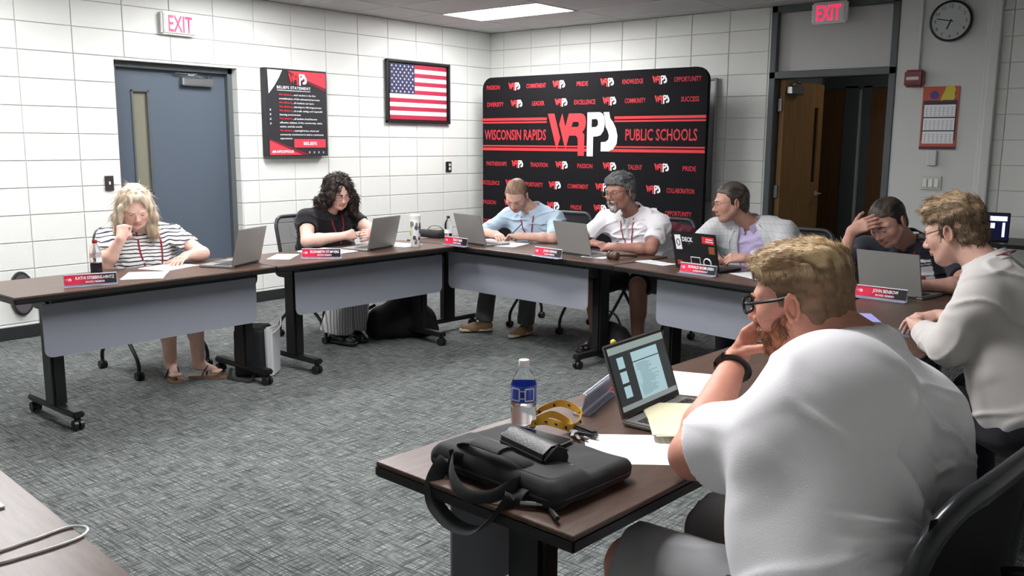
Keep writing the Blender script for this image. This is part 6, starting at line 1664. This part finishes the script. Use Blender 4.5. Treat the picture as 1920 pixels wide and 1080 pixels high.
# ---- foreground: laptop bag, phone, case, lanyard with keys
def laptop_bag():
    t = thing('laptop_bag', 'black laptop bag lying on the foreground table corner', 'bag', (5.885, -6.60, TH), R(-4))
    I = Fr((0, 0, 0), (1, 0, 0))
    F = Field((-.22, -.16, -.01), (.22, .16, .07), .0045); F.add(rbox(I, (0, 0, .026), (.200, .138, .026), .022), .01); F.add(rbox(I, (0, -.070, .040), (.185, .062, .022), .018), .012)
    F.disp(lambda P: -.004 * (vnoise(P * 16) - .5)); F.keep(lambda P: (.001 - P[..., 2]).astype(np.float32)); c, q = F.mesh(); np_mesh('bag_body', c, q, M_NYLON, t)
    bm = B(); tube(bm, [(x, y, .024) for x, y in rrect(.402, .278, .036)], .0035, 6, closed=True); obj('zipper', bm, M_DARK, t, True)
    bm = B(); tube(bm, [(x, y, .060) for x, y in rrect(.34, .095, .02, 4, -.0, -.070)], .0018, 5, closed=True); obj('pocket_seam', bm, M_DARK, t, True)
    def web(name, pts, wv, r_=.017, th=.2, n=6):
        P = smooth_pts(pts, n); W_ = Vector(wv); bm = B(); rings = []
        for i, q in enumerate(P):
            d = (P[min(i + 1, len(P) - 1)] - P[max(i - 1, 0)]).normalized(); x = (W_ - d * d.dot(W_)).normalized(); y = d.cross(x)
            rings.append([bm.verts.new(q + x * math.cos(2 * PI * k / 10) * r_ + y * math.sin(2 * PI * k / 10) * r_ * th) for k in range(10)])
        for a, b_ in zip(rings, rings[1:]):
            for k in range(10): bm.faces.new((a[k], a[(k + 1) % 10], b_[(k + 1) % 10], b_[k]))
        bm.faces.new(rings[0][::-1]); bm.faces.new(rings[-1]); return obj(name, bm, M_NYLON, t, True)
    web('handle', [(-.13, -.085, .054), (-.115, -.10, .072), (-.06, -.105, .084), (.03, -.108, .082), (.07, -.10, .070), (.085, -.085, .055)], (0, 1, 0))
    web('handle', [(-.085, -.132, .045), (-.095, -.155, .048), (-.06, -.185, .022), (.0, -.20, .004), (.06, -.185, .014), (.095, -.155, .040), (.09, -.132, .042)], (0, .35, 1), .014)
    web('handle_wrap', [(-.065, -.106, .086), (.025, -.108, .086)], (0, 1, 0), .024, .32)
    web('shoulder_strap', [(-.12, -.125, .04), (-.125, -.155, .032), (-.12, -.19, -.005), (-.095, -.205, -.045), (-.03, -.21, -.070), (.04, -.21, -.060), (.085, -.205, -.02), (.105, -.18, .015), (.105, -.135, .03)], (.2, 1, .3), .020, .14)
    for k, (x, y, a) in enumerate(((.165, -.14, -150), (.19, -.145, -30), (.175, -.12, 100))):
        d = V(math.cos(R(a)), math.sin(R(a)), 0) * .045; bm = B(); p = V(x, y, .012 if k < 2 else .045); tube(bm, [p, p + d], .0035, 6); tube(bm, [p + d * .3, p + d * 1.05], .0055, 6); obj('zipper_pull', bm, M_STEEL if k != 1 else M_DARK, t, True)
laptop_bag()
t = thing('smartphone', 'black smartphone lying on the laptop bag', 'phone', (5.845, -6.525, TH + .0475), R(2))
bm = B(); prism(bm, rrect(.165, .082, .012), 0, .012, 'xy'); obj('phone_case', bm, M_DARK, t)
bm = B(); prism(bm, rrect(.155, .072, .009), .012, .0126, 'xy'); obj('screen', bm, M_SCREENGLASS, t)
bm = B(); prism(bm, [(-.055, -.028), (-.02, -.022), (-.025, .02), (-.05, .024)], .0126, .0129, 'xy'); obj('screen_picture', bm, mat('phone_blue', s2l(40, 50, 120), .1, emit=s2l(60, 70, 170), estr=.35), t)
t = thing('glasses_case', 'black leather glasses case on the laptop bag beside the phone', 'case', (5.905, -6.612, TH + .052), R(-15))
bm = B(); pr = [(-.035, 0), (.035, 0), (.038, .012), (.030, .034), (.010, .046), (-.012, .045), (-.034, .030), (-.038, .012)]; prism(bm, pr, -.085, .085, 'yz'); es = [e for e in bm.edges if abs(e.verts[0].co.x - e.verts[1].co.x) < 1e-6]
bmesh.ops.bevel(bm, geom=es, offset=.005, segments=2, affect='EDGES', clamp_overlap=True); obj('case_body', bm, mat('black_leather', s2l(20, 20, 22), .45, bump=(200, .15)), t, True)
bm = B(); tube(bm, [(-.08, -.037, .018), (.08, -.037, .018)], .0022, 6); tube(bm, [(.087, -.036, .018), (.087, 0, .045), (.087, .03, .03)], .0022, 6); obj('seam', bm, M_DARK, t, True)
bm = B(); tube(bm, [(.088, .0, .006), (.12, .02, .006)], .003, 6); obj('zipper_pull', bm, M_STEEL, t, True)
def keys():
    t = thing('lanyard_keys', 'gold and black lanyard with keys beside the water bottle', 'lanyard', (5.725, -6.29, TH))
    gold = mat('gold_ribbon', s2l(206, 160, 52), .6); blk = mat('dark_ribbon', s2l(40, 30, 28), .6)
    p1 = smooth_pts([(-.04, -.05, .006), (-.055, .0, .028), (-.02, .055, .045), (.04, .06, .03), (.06, .02, .010), (.055, -.015, .008)], 6); p2 = smooth_pts([(-.045, -.055, .010), (.0, -.04, .02), (.045, -.035, .018), (.075, -.02, .010)], 6); p3 = smooth_pts([(-.055, -.035, .004), (-.01, -.005, .030), (.035, .015, .012), (.06, -.01, .006)], 6)
    for p in (p1, p2, p3):
        a, b_ = [], []
        for i, q in enumerate(p): a.append(q + Vector((0, 0, .014))); b_.append(q - Vector((0, .006, .004)))
        bm = B(); ribbon(bm, a, b_, .0015); obj('ribbon', bm, gold, t)
    bm = B()
    for p in (p1, p2):
        for i in range(2, len(p) - 3, 4): box(bm, tuple(p[i] + Vector((.001, -.002, .003))), (.008, .0035, .007))
    o = obj('ribbon_print', bm, blk, t); o['kind'] = 'stuff'
    bm = B(); tube(bm, [(.055, -.02, .010), (.075, -.03, .012), (.09, -.035, .010)], .005, 8); obj('clasp', bm, M_CHROME, t, True)
    for k, (a, l) in enumerate(((-18, .05), (-40, .045), (10, .06), (-60, .04))):
        d = V(math.cos(R(a)), math.sin(R(a)), 0); o_ = V(.082, -.028, .006 + .003 * k); bm = B()
        pts = [(0.0 + .011 * math.cos(q), .011 * math.sin(q)) for q in np.linspace(.4, 2 * PI - .4, 10)] + [(l, -.004), (l, .004)]
        P = [(o_[0] + d[0] * (x + .01) - d[1] * y, o_[1] + d[1] * (x + .01) + d[0] * y) for x, y in pts]; prism(bm, P, o_[2], o_[2] + .0022, 'xy'); obj('key', bm, M_STEEL if k % 2 else M_DARK, t)
    bm = B(); box(bm, (.10, .0, .012), (.075, .025, .014), .005, rot=R(-12), seg=2); obj('key_fob', bm, M_DARK, t, True)
keys()
t = thing('charging_cord', 'thin white cord looped on the bottom left table', 'cord', (0, 0, 0))
def hp(x, y): return (x, y, TH + .003)
bm = B(); tube(bm, smooth_pts([hp(5.30, -7.72), hp(5.385, -7.60), hp(5.39, -7.50), hp(5.385, -7.425), hp(5.42, -7.405), hp(5.45, -7.44), hp(5.45, -7.53), hp(5.43, -7.60), hp(5.32, -7.72)], 8), .0028, 8); obj('wire', bm, M_WHITE, t, True)
# small yellow figure pin standing on the laptop's corner: plain generic stand-in
t = thing('desk_ornament', 'small yellow and red ornament standing behind the foreground laptop', 'ornament', (5.63, -5.87, TH))

bm = B(); tube(bm, [(0, 0, 0), (0, 0, .115)], .006, 10); lathe(bm, [(0, 0), (.025, 0), (.022, .006), (0, .008)], 16); obj('stem', bm, mat('ornament_red', s2l(150, 26, 34), .5), t, True)
bm = B(); F = Field((-.03, -.03, .14), (.03, .03, .21), .004); F.add(sph((0, 0, .165), .013), .01); F.add(sph((0, 0, .187), .010), .006); F.add(rc((0, -.01, .17), (0, -.02, .178), .005), .004); F.add(rc((0, .01, .17), (0, .02, .178), .005), .004); bm.free(); c, q = F.mesh(); np_mesh('yellow_figure', c - np.array((0, 0, .04)), q, mat('ornament_yellow', s2l(226, 200, 60), .5), t)

# ---- bags on the floor
def soft_bag(name, label, loc, rz, prims, m, cat='bag', h=.009, extra=None):
    t = thing(name, label, cat, loc, rz); lo = np.min([p[0][0] for p in prims], 0); hi = np.max([p[0][1] for p in prims], 0); F = Field(lo, hi, h)
    for p, k in prims: F.add(p, k)
    F.keep(lambda P: (.002 - P[..., 2]).astype(np.float32)); F.disp(lambda P: -.008 * (vnoise(P * 14) - .5)); c, q = F.mesh(); np_mesh('bag_body', c, q, m, t)
    if extra: extra(t)
def ex(t):
    bm = B(); tube(bm, smooth_pts([(-.10, -.12, .10), (-.22, -.16, .12), (-.24, -.14, .26), (-.12, -.10, .33)]), .012, 6, flat=.35); obj('strap', bm, M_BLACKFAB, t, True)
    bm = B(); tube(bm, smooth_pts([(.0, .10, .34), (.0, .17, .39), (.05, .19, .33), (.08, .14, .28)]), .006, 6); obj('handle', bm, mat('strap_cord', s2l(190, 186, 186), .6), t, True)
    bm = B(); prism(bm, [(-.09, .0), (.09, .0), (.11, .33), (-.11, .30)], .10, .15); bmesh.ops.bevel(bm, geom=bm.edges[:], offset=.012, segments=2, affect='EDGES', clamp_overlap=True); o = obj('white_side', bm, mat('bag_white', s2l(206, 208, 210), .5), t, True)
    bm = B(); tube(bm, smooth_pts([(.16, .05, .04), (.22, .03, .012), (.16, -.1, .012), (.1, -.12, .06)]), .012, 6, flat=.4); obj('strap', bm, M_BLACKFAB, t, True)
soft_bag('handbag', 'black and white handbag standing beside the left table\'s leg', (2.22, -4.87, 0), R(-50), [(rbox(Fr((0, 0, 0), (1, 0, 0)), (0, 0, .16), (.11, .10, .16), .03), .02)], mat('bag_black', s2l(22, 22, 26), .7), extra=ex)
def ex2(t):
    bm = B(); tube(bm, smooth_pts([(-.03, .05, .37), (-.0, .05, .44), (.04, .05, .37)]), .010, 6); obj('handle', bm, M_BLACKFAB, t, True)
    bm = B(); tube(bm, smooth_pts([(-.25, -.1, .02), (-.29, -.02, .18), (-.2, .02, .25)]), .012, 6, flat=.4); obj('strap', bm, M_BLACKFAB, t, True)
soft_bag('backpack', 'large black backpack slumped under the table beside striped trousers', (2.10, -3.45, 0), R(50), [(rc((-.18, -.05, .10), (.14, .0, .12), .11, .13), .06), (rc((.0, .02, .20), (.07, .03, .30), .13, .09), .08), (rc((-.17, -.05, .18), (-.05, -.03, .22), .07, .06), .05), (rc((.16, .02, .08), (.24, .02, .04), .09, .05), .05)], mat('backpack_black', s2l(14, 15, 18), .8), extra=ex2)
soft_bag('shoulder_bag', 'black shoulder bag under the table between the two men\'s legs', (3.74, -2.98, 0), R(-20), [(rc((-.12, 0, .09), (.12, 0, .09), .10, .10), .05), (rc((-.07, 0, .18), (.07, 0, .18), .08, .07), .06)], mat('bag_black2', s2l(18, 18, 22), .8), extra=lambda t: obj('strap', tube(B(), smooth_pts([(-.12, -.02, .2), (-.06, -.03, .33), (.08, -.03, .32), (.12, 0, .2)]), .011, 6, flat=.35), M_BLACKFAB, t, True))
# jacket on the chair back
t = thing('maroon_jacket', 'dark maroon jacket hanging over the bearded man\'s chair', 'jacket', (0, 0, 0))
F = Field((3.60, -2.35, .40), (4.0, -1.95, .95), .009)
for a, b_, r1, r2 in (((3.72, -2.14, .86), (3.88, -2.15, .83), .05, .05), ((3.84, -2.20, .80), (3.88, -2.24, .52), .055, .05), ((3.74, -2.12, .82), (3.76, -2.10, .50), .05, .05)): F.add(rc(a, b_, r1, r2), .05)
F.disp(lambda P: -.012 * (vnoise(P * np.array((30, 30, 8))) - .5)); c, q = F.mesh(); np_mesh('cloth', c, q, mat('maroon_cloth', s2l(78, 18, 34), .85), t)
# equipment on the table by the right wall
t = thing('display_device', 'small lit display on the equipment table by the right wall', 'device', (5.60, -.50, .77), R(8))
bm = B(); box(bm, (0, 0, .11), (.17, .02, .22), .006); box(bm, (0, .03, .01), (.12, .1, .016), .004); obj('casing', bm, M_DARK, t)
for nm, c_, s_, cl, e in (('screen', (0, -.0112, .11), (.155, .002, .20), (20, 20, 60), .6), ('screen_header', (0, -.0126, .175), (.13, .001, .035), (235, 240, 255), 1.6), ('screen_column', (.045, -.0126, .09), (.018, .001, .11), (220, 228, 255), 1.4), ('screen_icon', (-.03, -.0126, .12), (.03, .001, .04), (220, 228, 255), 1.3)):
    bm = B(); box(bm, c_, s_); obj(nm, bm, mat('dev_' + nm, (0, 0, 0), .3, emit=s2l(*cl), estr=e), t)
t = thing('cable_tangle', 'black cables heaped on the equipment table', 'cable', (0, 0, 0)); rs = random.Random(9)
for k in range(5):
    bm = B(); p = [Vector((5.75 + .5 * rs.random(), -.35 - .25 * rs.random(), .78 + .05 * rs.random())) for _ in range(6)]; tube(bm, smooth_pts(p, 6), .006, 6); obj('cable', bm, M_DARK, t, True)
t = thing('equipment_box', 'black equipment box on the table by the right wall', 'equipment', (6.05, -.30, .77)); bm = B(); box(bm, (0, 0, .05), (.36, .25, .10), .01); obj('casing', bm, M_DARK, t); bm = B(); box(bm, (0, -.127, .05), (.30, .004, .05), .002); obj('front_grille', bm, M_KEY, t)
# pens held in hands
def pen(label, a, b_):
    t = thing('pen', label, 'pen', (0, 0, 0)); a, b_ = Vector(a), Vector(b_); bm = B(); tube(bm, [a, a + (b_ - a) * .9, b_], [.0042, .0045, .0015], 8); obj('barrel', bm, M_DARK, t, True); bm = B(); tube(bm, [a + (b_ - a) * .05 + Vector((0, 0, .005)), a + (b_ - a) * .3 + Vector((0, 0, .005))], .0015, 5); obj('clip', bm, M_STEEL, t, True)
pen('dark pen in the young man\'s writing hand', (2.80, -2.84, .88), (2.72, -2.95, .748))
pen('dark pen between the plaid-jacketed man\'s fingers', (4.46, -2.98, .90), (4.60, -3.08, .80))
